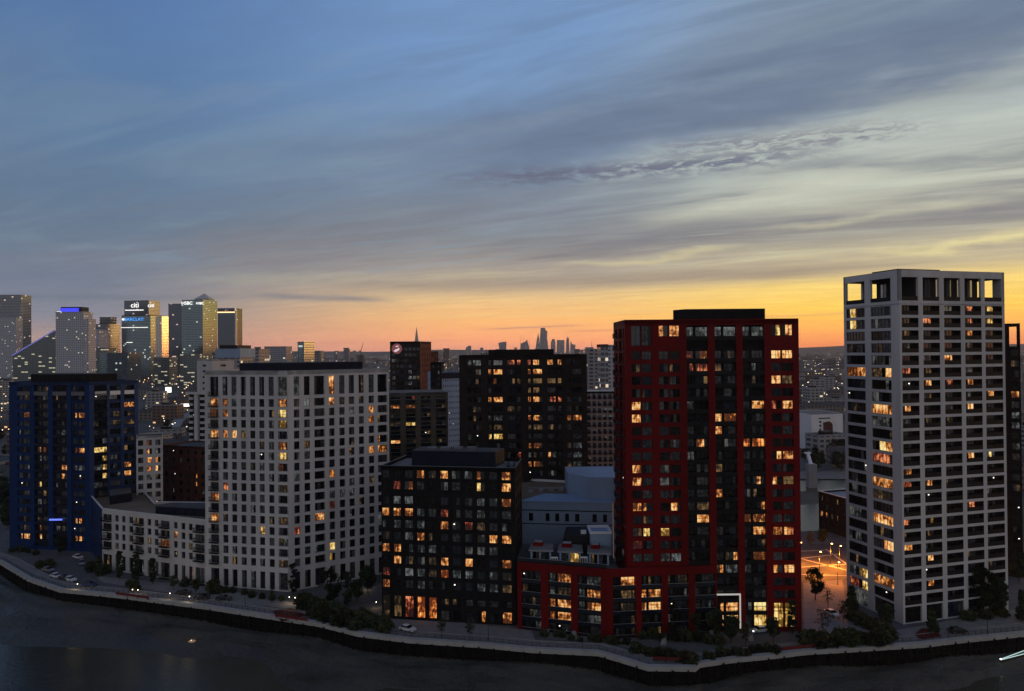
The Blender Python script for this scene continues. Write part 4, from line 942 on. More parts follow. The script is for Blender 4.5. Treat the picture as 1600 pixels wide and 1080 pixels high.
fartower('residential_tower', 'narrow white striped tower in front of the leftmost grey tower', -3, 25, 498, CW-80, 'tw_white', 25)
# long glass building with a sloping violet edge
a = at(20, 553, 1500); c = at(86, 517, 1500); t = thing('glass_office', 'long office building with a sloping violet lit roofline beside the blue topped tower', 'office building', (a[0], 1500, 0))
m = MB(); z0_, z1_ = a[2], c[2]
m.hexa([(a[0],1500,0),(c[0],1500,0),(c[0],1540,0),(a[0],1540,0),(a[0],1500,z0_-4),(c[0],1500,z1_),(c[0],1540,z1_),(a[0],1540,z0_-4)], 'tw_office'); m.build('wall', t)
m = MB(); m.tube((a[0], 1499, z0_-3), (c[0], 1499, z1_+1), 1.3, 1.3, 'edge_violet', 6); m.build('light_strip', t)
t, x0, x1, zt, _ = fartower('residential_tower', 'grey tower with a bright blue lit crown', 87, 130, 489, 1350, 'tw_white', 30)
m = MB(); m.box(x0+8, x1-4, 1352, 1375, zt+2.2, zt+11, 'metal_dark'); m.box(x0+7.5, x1-9, 1351, 1351.9, zt+2, zt+8.8, 'crown_blue'); m.box(x0+2, x0+9, 1350, 1351, zt+2, zt+2.8, 'sign_lit'); m.build('crown', t)
m = MB()
for k in range(30): m.box(x1+.1, x1+5, 1350.5, 1352, 20+k*3.9, 21.4+k*3.9, 'white_paint')
m.box(x1, x1+8.5, 1352, 1376, 0, zt-11, 'tw_white'); m.build('balcony', t)
t, x0, x1, zt, _ = fartower('office_tower', 'dark round topped tower glowing gold on its side right of the blue crowned tower', 140, 170, 508, 1800, 'tw_dark', 45, rot=-14)
m = MB(); cx = (x0+x1)/2+8
for k in range(3): m.tube((cx, 1825, zt+k*6.5), (cx, 1825, zt+k*6.5+4.5), 18, 18, 'tw_dark', 20); m.tube((cx, 1825, zt+k*6.5+4.5), (cx, 1825, zt+k*6.5+6.5), 19, 19, 'metal_dark', 20)
m.build('drum', t)
fartower('office_tower', 'slim banded office tower between the blue crowned and the round topped tower', 139, 157, 517, 1700, 'tw_white', 30, rot=-12)
fartower('office_block', 'low banded office block at the foot of the round topped tower', 146, 166, 545, 1500, 'tw_office', 40)
fartower('office_block', 'wide dark teal office block left of the tower with the blue lettering', 156, 200, 553, 1450, 'tw_glass', 50)
t, x0, x1, zt, _ = fartower('office_tower', 'dark office tower with white lettering near its top behind the blue lettered one', 194, 236, 471, 2150, 'tw_dark', 50, rot=-10)
text(t, 'citi', x0+23, 2142, zt-18, 20, 'sign_lit'); text(t, 'citi', x1-3, 2136, zt-18, 16, 'sign_lit')
m = MB(); m.box(x0+8, x0+62, 2139, 2142, zt-27, zt-25, 'sign_lit'); m.build('light_strip', t)
t, x0, x1, zt, _ = fartower('office_tower', 'green glass office tower with blue lettering and a golden right flank', 190, 239, 494, 2000, 'tw_glass', 64, rot=-9, cap='metal_dark')
text(t, 'BARCLAYS', x0+12, 1990, zt-13, 12, 'sign_blue'); m = MB(); m.tube((x0+7.5, 1994, zt-9), (x0+7.5, 1993, zt-9), 3, 3, 'sign_lit', 10)
for k in range(3): m.box(x0+6+k*12, x1-8+k*2, 1986, 1988, zt-32-k*40, zt-30.6-k*40, 'sign_lit') if k == 0 else m.box(x0+6+k*10, x0+20+k*12, 1993, 1994, zt-32-k*40, zt-30.6-k*40, 'sign_lit')
m.build('light_strip', t)
t, x0, x1, zt, _ = fartower('office_tower', 'bronze glass tower glowing gold beside the green glass tower', 243, 254, 496, 1950, 'tw_glass_2', 60, rot=-13)
t, x0, x1, zt, _ = fartower('office_tower', 'dark blue office tower left of the big golden flanked tower', 263, 284, 476, 1850, 'tw_dark', 30)
t, x0, x1, zt, _ = fartower('office_tower', 'tall glass tower with white lettering on both faces and a golden flank', 284, 319, 470, 1800, 'tw_glass', 64, rot=-9)
text(t, 'HSBC', x0+3, 1791, zt-10, 11, 'sign_lit'); text(t, 'HSBC', x1-14, 1786, zt-10, 8, 'sign_lit')
t, x0, x1, zt, _ = fartower('office_tower', 'steel tower with a pale pyramid roof showing above the white lettered tower', 304, 326, 468, 2150, 'tw_grey', 40)
m = MB(); c = ((x0+x1)/2, 2170); h = 17
for i in range(4):
    q = [(x0, 2150), (x1, 2150), (x1, 2190), (x0, 2190)]; A_, B_ = q[i], q[(i+1) % 4]; m.quad([(A_[0], A_[1], zt+2.2), (B_[0], B_[1], zt+2.2), (c[0], c[1], zt+2.2+h)], 'concrete_white')
m.build('pyramid_roof', t)
t, x0, x1, zt, _ = fartower('office_tower', 'dark tower with a pale gold corner at the right end of the business district', 340, 368, 483, 1600, 'tw_dark', 40)
m = MB(); m.box(x1-.5, x1+2.5, 1597, 1602, 30, zt, 'tw_glass_2'); m.build('corner_fin', t)
m = MB(); m.box(x0, x1, 1598, 1599.7, zt-8, zt-6, 'warm_light')
for k in range(6): m.box(x0+1+k*6, x0+3+k*6, 1598, 1599.6, zt-5, zt-.5, 'brick_red')
m.build('light_strip', t)
fartower('office_block', 'lit glass office block at the foot of the lettered towers', 281, 312, 555, 1500, 'tw_office', 40, rot=-6)
fartower('office_block', 'brightly banded office block below the golden flanked towers', 240, 264, 560, 1600, 'tw_office', 40)
A = xy(308, 600, 430); B = xy(331, 600, 420)
b, A2, B2 = simple_block('tower_block', 'lilac grey slab block rising left of the broad white tower', A, B, 14, 66.5, 'concrete_white_2', 1, 3.3, 1.2, .25, 2, cat='tower block', dim=.02, top=3.0); b.finish()
A = xy(296, 650, 400); B = xy(322, 650, 396)
b, A2, B2 = simple_block('tower_block', 'banded balcony block with a white pier below the lilac slab', A, B, 16, 48, 'brick_black', 3, 3.2, 1.5, .7, 2, cat='tower block', dim=.03, rail=(1.1, ('white_paint', 'steel', 'concrete_white')))
m = MB(); q, QL = unit(A, B); m.obox(A, q, QL*.42, QL*.62, -1.6, -.05, 0, 49, 'concrete_white'); m.obox(A, q, -1, QL+.5, -1.8, 0, 48, 49.2, 'concrete_white'); m.build('pier', b.root); b.finish()
t, x0, x1, zt, _ = fartower('tower_block', 'banded block with an overhanging dark top behind the broad white tower', 332, 374, 555, 560, 'tw_pale', 30)
m = MB(); m.box(x0+3, x1+1, 559, 592, zt-2, zt+5, 'wall_blue'); m.box(x0+6, x1-1, 558.5, 588, zt+5, zt+7.5, 'metal_dark'); m.build('crown', t)
fartower('tower_block', 'pale curved topped block right of the overhanging banded block', 378, 405, 549, 700, 'tw_pale', 30)
t, x0, x1, zt, _ = fartower('office_block', 'grey banded block on the skyline above the broad white tower', 413, 447, 543, 1500, 'tw_grey', 40)
t, x0, x1, zt, _ = fartower('tower_block', 'green glass tower half golden on the skyline above the broad white tower', 465, 477, 536, 1250, 'tw_glass', 24, rot=-30)
fartower('tower_block', 'small pale tower right of the green glass tower on the skyline', 491, 501, 550, 1300, 'tw_pale', 20)
fartower('tower_block', 'thin grey tower, left one of two small ones on the skyline', 522, 527, 549.5, 2600, 'tw_grey', 20)
fartower('tower_block', 'thin grey tower, right one of two small ones on the skyline', 537, 545, 547, 2600, 'tw_grey', 22)
# tower crane
p = at(564, 552, 2500); q_ = at(568, 535, 2500); m = MB(); m.tube((p[0], 2500, 0), (p[0], 2500, p[2]+10), 1.2, 1.0, 'metal_dark', 4); m.tube((p[0], 2500, p[2]+8), (q_[0], 2500, q_[2]), 1.2, .7, 'brick_red', 4)
t = thing('tower_crane', 'thin luffing crane on the skyline left of the red signed tower', 'crane', (p[0], 2500, 0)); m.build('mast', t)
m = MB(); m.box(p[0]-8, p[0]+1, 2498, 2502, p[2]+6, p[2]+9, 'metal_dark'); m.build('counterweight', t)
# right of the brown block
t, x0, x1, zt, _ = fartower('tower_block', 'grey green tower with a thin mast right of the brown block', 917, 934, 549, 640, 'tw_pale', 22)
m = MB(); m.box(x0+.5, x0+6, 642, 650, zt, zt+3.5, 'wall_blue'); m.tube((x0+5, 646, zt), (x0+5, 646, zt+8.5), .3, .15, 'metal_dark', 5); m.build('plant_room', t)
fartower('tower_block', 'tall plain grey slab tower left of the red tower', 938.5, 950, 542.5, 560, 'tw_grey', 24, cap='brick_red')
fartower('tower_block', 'pale speckled tower pressed against the plain grey slab left of the red tower', 950.5, 964, 543, 590, 'tw_white', 20)
A = xy(916, 650, 330); B = xy(966, 650, 330)
b, A2, B2 = simple_block('apartment_block', 'long grey balcony block seen between the brown block and the red tower', A, B, 14, at(940, 612, 330)[2], 'concrete_grey', 6, 3.1, 1.8, .6, lits=[(944, 964, 648, 'c')], dim=.05, rail=(.8, GLR), roof='roof_pale', par='white_paint'); b.finish()
# City skyline
CY = 7200
def sky_t(label, pts, m='tw_grey', name='skyscraper', dep=60):
    base = 0; P = [at(px, py, CY) for px, py in pts]; t = thing(name, label, 'skyscraper', (sum(p[0] for p in P)/len(P), CY, 0))
    mb = MB(); n = len(P); F_ = [(p[0], CY, p[2]) for p in P]; F_ = [(F_[0][0], CY, 0)]+F_+[(F_[-1][0], CY, 0)]; K = [(x, y+dep, z) for x, y, z in F_]
    mb.quad(F_, m); mb.quad(K[::-1], m)
    for i in range(len(F_)): j = (i+1) % len(F_); mb.quad([F_[i], F_[j], K[j], K[i]], m)
    mb.build('wall', t); return t
t = thing('skyscraper', 'needle shaped glass skyscraper rising behind the red signed tower', 'skyscraper', (at(651, 550, CY)[0], CY, 0)); m = MB()
a = at(646, 549, CY); c = at(656.5, 549, CY); tp = at(651, 512, CY); bw = (c[0]-a[0])/2*1.15; cx = (a[0]+c[0])/2
for k in range(6):
    f0, f1 = k/6, (k+1)/6; w0, w1 = bw*(1-f0)+1.5, bw*(1-f1)+1.5; z0_, z1_ = tp[2]*f0, tp[2]*f1
    m.hexa([(cx-w0,CY-w0,z0_),(cx+w0,CY-w0,z0_),(cx+w0,CY+w0,z0_),(cx-w0,CY+w0,z0_),(cx-w1,CY-w1,z1_),(cx+w1,CY-w1,z1_),(cx+w1,CY+w1,z1_),(cx-w1,CY+w1,z1_)], 'tw_grey')
m.build('wall', t); m = MB(); m.tube((cx-1, CY, tp[2]), (cx-1, CY, tp[2]+12), 1.5, .4, 'steel', 4); m.build('mast', t)
sky_t('flared skyscraper wider at its top left of the city cluster', [(780,545),(778.5,536),(784,534.5),(791.5,534),(791,545)])
t = sky_t('skyscraper under construction with thin cranes left of the tallest city tower', [(813,545),(813.5,537),(818,535),(821,534),(823.5,530),(826,540),(827,545)])
m = MB()
for px in (813.5, 818.5, 827): p = at(px, 545, CY); q_ = at(px-.2, 524, CY); m.tube((p[0], CY-5, p[2]), (q_[0], CY-5, q_[2]), 2.2, 1.2, 'metal_dark', 4)
m.build('crane', t)
sky_t('tall tapered skyscraper at the left of the tallest city tower', [(836.5,546),(839,530),(841,521),(842.5,530),(843,546)])
sky_t('tallest stepped skyscraper in the middle of the city cluster', [(842,546),(844,527),(845,512.5),(852,512.5),(852.5,516),(855,517),(855,528),(857,546)], dep=90)
sky_t('narrow skyscraper just right of the tallest city tower', [(860.5,550),(861,535),(863,530),(866.5,529.5),(868,536),(868,550)])
sky_t('broad flat topped skyscraper in the city cluster', [(870,552),(870.5,531.5),(882,531.5),(882,552)], dep=70)
sky_t('slim pointed skyscraper right of the broad flat topped one', [(884.5,552),(885,532),(887,526.5),(889,529),(890,552)])
sky_t('lower square skyscraper at the right end of the city cluster', [(891,552),(892,533),(894,538),(899,538.5),(899,552)])
sky_t('lone small skyscraper right of the needle shaped one', [(727,556),(728,543),(731,541),(732,540),(736,540.5),(736.5,556)])
sky_t('low distant tower on the skyline right of the brown block', [(905,552),(905,547),(912,546),(912,552)])
# ---- scattered low city, each a house of its own, nearest in the gaps one can see
random.seed(21)
protos = []
for k, (w, dp, h, m_) in enumerate([(14, 10, 9, 'tw_house'), (30, 12, 11, 'tw_brick'), (22, 14, 15, 'tw_pale'), (46, 14, 13, 'tw_house'), (18, 16, 27, 'tw_pale'), (60, 26, 9, 'concrete_grey'), (26, 12, 19, 'tw_brick'), (20, 18, 38, 'tw_grey')]):
    mb = MB(); mb.prism([(-w/2, 0), (w/2, 0), (w/2, dp), (-w/2, dp)], 0, h, m_, 'roof_felt')
    if k in (0, 1, 3):   # pitched roof
        for s in (0, 1): mb.quad([(-w/2-.3, dp*s+(.4 if s else -.4), h), (w/2+.3, dp*s+(.4 if s else -.4), h), (w/2+.3, dp/2, h+3), (-w/2-.3, dp/2, h+3)], 'roof_felt')
        for s in (-w/2, w/2): mb.quad([(s, 0, h), (s, dp, h), (s, dp/2, h+2.9)], m_)
        mb.box(-w*.3, -w*.3+1, dp*.4, dp*.6, h+1.5, h+4.2, 'brick_red')
    else:
        for (a, c, e, f) in ((-w/2, w/2, 0, .4), (-w/2, w/2, dp-.4, dp), (-w/2, -w/2+.4, .4, dp-.4), (w/2-.4, w/2, .4, dp-.4)): mb.box(a, c, e, f, h, h+.9, 'concrete_grey')
        mb.box(-w*.2, w*.1, dp*.3, dp*.7, h, h+2.4, 'metal_dark')
    protos.append((mb.mesh('low_building'), w, dp, h))
LAB = 'small low building among the hazy city roofs beyond the riverside towers'
GRP = 'low buildings of the city behind the towers'
def clear(x, y, w):   # keep off the named buildings' footprints
    for (a, c, e, f) in RES:
        if a-w/2 < x < c+w/2 and e-w/2 < y < f+w/2: return False
    return True
RES = [(-200, 140, 160, 310), (-140, -40, 385, 480), (-150, 40, 240, 300), (100, 130, 250, 345), (180, 240, 495, 550), (-90, -30, 390, 500), (25, 60, 325, 350), (40, 85, 555, 670), (-290, -190, 550, 730), (-900, -500, 1300, 2250), (88, 150, 240, 400)]
cnt = 0; tries = 0
while cnt < 270 and tries < 6000:
    tries += 1
    gap = random.choices([(213, 325), (606, 722), (915, 968), (1250, 1322), (370, 610), (0, 20), (1590, 1640), (-100, 1700)], [5, 4, 4, 5, 4, 1, 1, 3])[0]
    px = random.uniform(*gap); Y = 345*math.exp(random.random()*2.4); k = random.choices(range(8), [5, 4, 3, 4, 1.5, 1.5, 2, .5])[0]
    if Y < 700 and k in (4, 7): k = 2
    x = at(px, 600, Y)[0]; me, w, dp, h = protos[k]
    if not clear(x, Y, w+6): continue
    RES.append((x-w/2, x+w/2, Y, Y+dp)); o = bpy.data.objects.new('low_building', me); COL.objects.link(o)
    o.location = (x, Y, 0); o.rotation_euler = (0, 0, random.uniform(-.35, .35)); tag(o, LAB, 'building', GRP); cnt += 1
# far city mass: uncounted roofs to the horizon
mb = MB()
for i in range(2600):
    Y = 2400*math.exp(random.random()*1.5); px = random.uniform(-250, 1850); x = at(px, 560, Y)[0]
    if px < 400 and Y < 2300: continue
    w = random.uniform(12, 70); h = random.choice([8, 10, 12, 14, 18, 24, 34]) if random.random() < .95 else random.uniform(45, 95)
    if h > 40: w = 20
    if px > 1180: h = min(h, 20)
    mb.prism([(x, Y), (x+w, Y+random.uniform(-8, 8)), (x+w, Y+18), (x, Y+18)], 0, h, random.choice(['tw_house', 'tw_pale', 'tw_brick', 'tw_grey', 'roof_felt']), 'roof_felt')
struct(mb, 'distant_city', 'stuff')
# ================================================================== ground, quay, river
QUAY = [(-60,858),(0,878),(45,905),(95,922),(180,930),(322,948),(400,960),(500,975),(560,990),(640,1000),(760,1008),(830,1015),(935,1020),(980,1033),(1012,1043),(1086,1044),(1092,1038),(1140,1031),(1210,1024),(1260,1018),(1330,1014),(1440,1007),(1500,1000),(1600,990),(1700,975)]
Q = [G(*p) for p in QUAY]
Q = [(-420, 460), (-300, 340), (-240, 290)]+Q+[(210, 205), (300, 245), (420, 320)]
FAR = 13500
def outn(i):
    a = Q[max(0, i-1)]; c = Q[min(len(Q)-1, i+1)]; d, _ = unit(a, c); return (d[1], -d[0])
# land sheet
m = bpy.data.materials.new('land'); m.use_nodes = True; t = NT(m.node_tree); b = t.n['Principled BSDF']
pos = t.new('ShaderNodeNewGeometry').outputs['Position']
n1 = t.noise(pos, .012, 6, .65); n2 = t.noise(pos, .15, 5, .6); vo = t.new('ShaderNodeTexVoronoi'); t.l.new(pos, vo.inputs['Vector']); vo.inputs['Scale'].default_value = .022
c = t.ramp(n1, [(.35, (.022, .030, .014, 1)), (.48, (.05, .048, .042, 1)), (.6, (.085, .08, .075, 1))], 'LINEAR')
c = t.mix(.35, c, t.ramp(t.sep(vo.outputs['Color'])[0], [(.2, (.02, .028, .013, 1)), (.5, (.06, .055, .05, 1)), (.9, (.13, .12, .11, 1))]))
c = t.mix(.5, c, t.ramp(n2, [(.3, (.5, .5, .5, 1)), (.7, (1.2, 1.2, 1.2, 1))]), 'MULTIPLY'); t.put(b.inputs['Base Color'], c); b.inputs['Roughness'].default_value = .9
MATS['land'] = m
g = MB()
QQ = [(-FAR, 460)]+Q+[(FAR, 320)]
for i in range(len(QQ)-1):
    a, c = QQ[i], QQ[i+1]; m1, m2 = (a[0]*3.2 if i else a[0], 1500), (c[0]*3.2 if i < len(QQ)-2 else c[0], 1500)
    m1 = (max(-FAR, min(FAR, m1[0])), 1500); m2 = (max(-FAR, min(FAR, m2[0])), 1500)
    f1, f2 = (max(-FAR, min(FAR, m1[0]*8)), FAR), (max(-FAR, min(FAR, m2[0]*8)), FAR)
    g.quad([(a[0],a[1],0),(c[0],c[1],0),(m2[0],m2[1],0),(m1[0],m1[1],0)], 'land'); 
    if abs(f1[0]-f2[0]) > 1 or abs(m1[0]-m2[0]) > 1: g.quad([(m1[0],m1[1],0),(m2[0],m2[1],0),(f2[0],f2[1],0),(f1[0],f1[1],0)], 'land')
struct(g, 'ground')
# hills on the horizon
h = MB(); rnd = random.Random(5); xs = [-FAR+i*450 for i in range(61)]
mat('hill', (.035, .045, .035), .95, .1, vary=.3, vscale=.004)
prof = [60+32*math.sin(i*.31)+16*math.sin(i*.9+1)+rnd.uniform(-6, 6)+(26 if i > 34 else 0) for i in range(61)]
for i in range(60):
    for (ya, za, yb, zb) in ((10400, 0, 11600, 1), (11600, 1, 13400, .4)):
        h.quad([(xs[i], ya, prof[i]*za-.5), (xs[i+1], ya, prof[i+1]*za-.5), (xs[i+1], yb, prof[i+1]*zb), (xs[i], yb, prof[i]*zb)], 'hill')
struct(h, 'hills')
# quayside pavement, cobbled road, river walk
mat('paving', (.20, .19, .185), .85, .25, vary=.16, vscale=.5); mat('paving_dark', (.10, .098, .10), .85, .25, vary=.2, vscale=.4)
mat('coping_stone', (.34, .33, .31), .8, .25, vary=.12, vscale=.4); mat('asphalt', (.05, .05, .052), .8, .3, vary=.2, vscale=.5)
mat('soil', (.035, .033, .022), .95, .1, vary=.4, vscale=.8); mat('grass', (.030, .042, .016), .95, .1, vary=.3, vscale=.6)
mat('red_bed', (.085, .012, .014), .8, .2, vary=.25, vscale=.7); mat('piling', (.010, .009, .008), .85, .1, vary=.4, vscale=.6, streak=True)
def stripband(i0, i1, w0, w1, z, m, mb):   # band parallel to the quay between inland offsets w0..w1
    for i in range(i0, i1):
        a, c = Q[i], Q[i+1]; na, nc = outn(i), outn(i+1)
        P = lambda p, n, w: (p[0]-n[0]*w, p[1]-n[1]*w, z+.0007*(i % 11))
        mb.quad([P(a, na, w0), P(c, nc, w0), P(c, nc, w1), P(a, na, w1)], m)
N = len(Q)
g = MB(); stripband(2, N-3, .6, 34, .004*1, 'paving_dark', g); struct(g, 'pavement')
g = MB(); stripband(2, N-3, 1.0, 5.2, .0125, 'paving', g); struct(g, 'river_walk')
g = MB(); mat('kerb_stone', (.28, .27, .26), .8, .2, vary=.15)
for i in range(2, N-4):
    a, c = Q[i], Q[i+1]; na, nc = outn(i), outn(i+1); a = (a[0]-na[0]*5.2, a[1]-na[1]*5.2); c = (c[0]-nc[0]*5.2, c[1]-nc[1]*5.2); d, L = unit(a, c); g.obox(a, d, 0, L, 0, .18, .013, .12, 'kerb_stone')
struct(g, 'kerb')
g = MB()
for pts in ([(590,958),(640,964),(830,985),(838,1003),(760,998),(640,990),(583,975)], [(838,978),(880,985),(930,992),(985,1003),(985,1012),(930,1003),(846,996)]):
    g.quad([G(*p)+(.022,) for p in pts], 'paving')
for pts in ([(95,868),(128,862),(160,905),(128,915),(100,895)],): g.quad([G(*p)+(.020,) for p in pts], 'paving_dark')
for pts in ([(322,917),(452,940),(600,968),(560,975),(440,950),(322,935),(160,910),(150,900)],): g.quad([G(*p)+(.024,) for p in pts], 'paving')
for pts in ([(1256,985),(1255,905),(1316,905),(1322,945),(1390,985),(1400,1000),(1330,1000)], [(1400,985),(1570,955),(1640,945),(1640,975),(1500,990),(1420,1002)]): g.quad([G(*p)+(.028,) for p in pts], 'paving')
struct(g, 'plaza')
mat('orange_paving', (.22, .19, .16), .7, .4, vary=.2, vscale=.4)
g = MB(); g.quad([G(*p)+(.032,) for p in [(1200,915),(1200,850),(1330,850),(1330,905)]], 'asphalt'); struct(g, 'road')
g = MB()
for (a, c) in (((1230,868),(1330,893)), ((1225,876),(1310,866)), ((1225,888),(1322,882)), ((1225,897),(1325,900)), ((1290,858),(1326,884)), ((1240,862),(1288,860))):
    A_, B_ = G(*a), G(*c); d, L = unit(A_, B_); g.obox(A_, d, 0, L, -.35, .35, .036, .05, 'coping_stone')
struct(g, 'pale_strips')  # pale raised strips across the asphalt
# coping and piled wall
g = MB()
for i in range(1, N-2):
    a, c = Q[i], Q[i+1]; na, nc = outn(i), outn(i+1)
    P = lambda p, n, w, z: (p[0]-n[0]*w, p[1]-n[1]*w, z)
    g.hexa([P(a,na,-.35,-.7), P(c,nc,-.35,-.7), P(c,nc,1.0,-.7), P(a,na,1.0,-.7), P(a,na,-.35,.35), P(c,nc,-.35,.35), P(c,nc,1.0,.35), P(a,na,1.0,.35)], 'coping_stone')
qt = thing('quay_wall', 'dark piled river wall with a pale stone coping along the whole waterfront', 'river wall', (Q[10][0], Q[10][1], -6)); g.build('coping', qt)
g = MB(); rnd = random.Random(2)
for i in range(1, N-2):
    a, c = Q[i], Q[i+1]; d, L = unit(a, c); n = int(L/.75)
    g.quad([(a[0],a[1],-7), (c[0],c[1],-7), (c[0],c[1],-.7), (a[0],a[1],-.7)], 'piling')
    if a[1] > 320: continue
    for k in range(n):
        u = L*k/n; dd = .18 if k % 2 else .02; z0_ = -6.6; g.obox(a, d, u, u+L/n*.55, -dd-.2, -.01, z0_, -.75 if k % 7 else -.6, 'piling')
    for k in range(int(L/3.2)):   # timber fenders
        u = L*(k+.5)/max(1, int(L/3.2)); g.obox(a, d, u, u+.28, -.62, -.38, -6.8, -.2-.5*rnd.random(), 'piling')
    g.obox(a, d, 0, L, -.5, -.38, -2.6, -2.3, 'piling')
g.build('sheet_piling', qt)
# river bed mud and water
m = bpy.data.materials.new('mud'); m.use_nodes = True; t = NT(m.node_tree); b = t.n['Principled BSDF']
pos = t.new('ShaderNodeNewGeometry').outputs['Position']; n1 = t.noise(pos, .05, 7, .65, .8); n2 = t.noise(pos, .5, 5, .6, .4)
t.put(b.inputs['Base Color'], t.ramp(n1, [(.3, (.028, .026, .018, 1)), (.6, (.060, .055, .042, 1))])); t.put(b.inputs['Roughness'], t.ramp(n1, [(.35, (.35,)*3+(1,)), (.6, (.8,)*3+(1,))]))
bn = t.new('ShaderNodeBump'); bn.inputs['Strength'].default_value = .9; bn.inputs['Distance'].default_value = .6; t.l.new(n2, bn.inputs['Height']); t.l.new(bn.outputs[0], b.inputs['Normal']); MATS['mud'] = m
m = bpy.data.materials.new('river_water'); m.use_nodes = True; t = NT(m.node_tree); b = t.n['Principled BSDF']
pos = t.new('ShaderNodeNewGeometry').outputs['Position']; x, y, z = t.sep(pos)
n1 = t.noise(pos, .03, 5, .6, 1.0); n2 = t.noise(t.comb(x, t.m('MULTIPLY', y, 2.2), z), .7, 4, .6, .3)
t.put(b.inputs['Base Color'], t.ramp(n1, [(.35, (.036, .036, .024, 1)), (.65, (.054, .052, .036, 1))])); b.inputs['Roughness'].default_value = .22; b.inputs['IOR'].default_value = 1.33
bn = t.new('ShaderNodeBump'); bn.inputs['Strength'].default_value = .35; bn.inputs['Distance'].default_value = .3; t.l.new(n2, bn.inputs['Height']); t.l.new(bn.outputs[0], b.inputs['Normal']); MATS['river_water'] = m
g = MB(); nx, ny = 90, 16
def mudz(i, w):
    f = max(0, min(1, (9-abs(i-8))/9.0)); left = 1.0 if i < 12 else .35
    wid = 14*left+6; return -3.7-(w/wid)*1.9-(.35*math.sin(i*1.7+w*.3)+.25*math.sin(w*.9+i*3)+.3*math.sin(i*.8))
fine = []
for i in range(2, N-3):
    for k in range(6): f = k/6; fine.append(((Q[i][0]*(1-f)+Q[i+1][0]*f, Q[i][1]*(1-f)+Q[i+1][1]*f), (outn(i)[0]*(1-f)+outn(i+1)[0]*f, outn(i)[1]*(1-f)+outn(i+1)[1]*f), i+f))
ws = [0, 1.5, 3.5, 6, 9, 13, 18, 24, 32]
for a, c in zip(fine[:-1], fine[1:]):
    for w0, w1 in zip(ws[:-1], ws[1:]):
        P = lambda q, w: (q[0][0]+q[1][0]*w, q[0][1]+q[1][1]*w, mudz(q[2], w))
        g.quad([P(a, w0), P(c, w0), P(c, w1), P(a, w1)], 'mud')
mu = struct(g, 'mud_bank')
for p in mu.data.polygons: p.use_smooth = True
g = MB(); g.quad([(-FAR, -400, -5.4), (FAR, -400, -5.4), (FAR, 620, -5.9), (-FAR, 620, -5.4)], 'river_water'); struct(g, 'water')
# river loop behind, seen in the gap between the red and pale towers
g = MB(); g.quad([G(*p)+(.06,) for p in [(1225,832),(1225,792),(1350,780),(1350,826)]], 'river_water'); g.quad([G(*p)+(.06,) for p in [(1225,768),(1225,752),(1350,750),(1350,768)]], 'river_water'); struct(g, 'river')
g = MB(); mat('path', (.16, .15, .14), .85, .2, vary=.2, vscale=.3)
for pts in ([(1225,750),(1225,738),(1350,738),(1350,750)],): g.quad([G(*p)+(.5,) for p in pts], 'path')
struct(g, 'embankment')
mat('ochre_ground', (.20, .10, .06), .9, .1, vary=.25, vscale=.1)
g = MB(); g.quad([G(*p)+(.05,) for p in [(1225,709),(1225,690),(1350,688),(1350,708)]], 'ochre_ground'); g.quad([G(*p)+(.05,) for p in [(905,735),(905,708),(975,708),(975,738)]], 'grass')
struct(g, 'open_ground')

# ================================================================== planting
mat('bark', (.045, .035, .026), .9, .1, vary=.3, vscale=2)
mat('leaf_dark', (.016, .026, .012), .8, .2, vary=.35, vscale=1.1); mat('leaf_mid', (.035, .050, .018), .8, .2, vary=.35, vscale=1.1); mat('leaf_olive', (.055, .05, .022), .8, .2, vary=.3, vscale=1.1)
def crown(seed, h, r, shape, n, mats, base=.25, leaf=.32):
    rd = random.Random(seed); mb = MB(); cl = []
    for i in range(34):
        f = rd.random(); 
        if shape == 'cone': rr = r*(1-f)*.9+.15
        elif shape == 'column': rr = r*(.55+.45*math.sin(math.pi*min(1, f*1.1)))
        else: rr = r*math.sqrt(max(.02, 1-(2*f-1)**2))
        an = rd.uniform(0, 6.283); q = rr*math.sqrt(rd.random())*.85
        cl.append((q*math.cos(an), q*math.sin(an), h*(base+(1-base)*f*.96), rd.uniform(.45, 1.0)*max(.35, r*.42), rd.choice(mats)))
    for i in range(n):
        c = rd.choice(cl); v = Vector((rd.gauss(0, 1), rd.gauss(0, 1), rd.gauss(0, .8))); v = v.normalized()*c[3]*rd.uniform(.5, 1.08)
        p = Vector(c[:3])+v; a = Vector((rd.gauss(0, 1), rd.gauss(0, 1), rd.gauss(0, 1))).normalized(); b_ = a.orthogonal().normalized(); s = leaf*rd.uniform(.6, 1.3)
        mb.quad([p-a*s-b_*s*.5, p+a*s*.2-b_*s*.7, p+a*s+b_*s*.4, p-a*s*.1+b_*s*.7], c[4])
    return mb.mesh('crown')
def trunk(seed, h, r, base, th):
    rd = random.Random(seed); mb = MB(); mb.tube((0,0,0), (.05,.02,h*.55), th, th*.6, 'bark', 7); mb.tube((.05,.02,h*.55), (0,0,h*.9), th*.6, th*.2, 'bark', 5)
    for i in range(7):
        an = rd.uniform(0, 6.28); z = h*(base*.8+(.75-base*.8)*i/7); mb.tube((.02,.01,z), (r*.7*math.cos(an), r*.7*math.sin(an), z+r*.6), th*.4, th*.12, 'bark', 4)
    return mb.mesh('trunk')
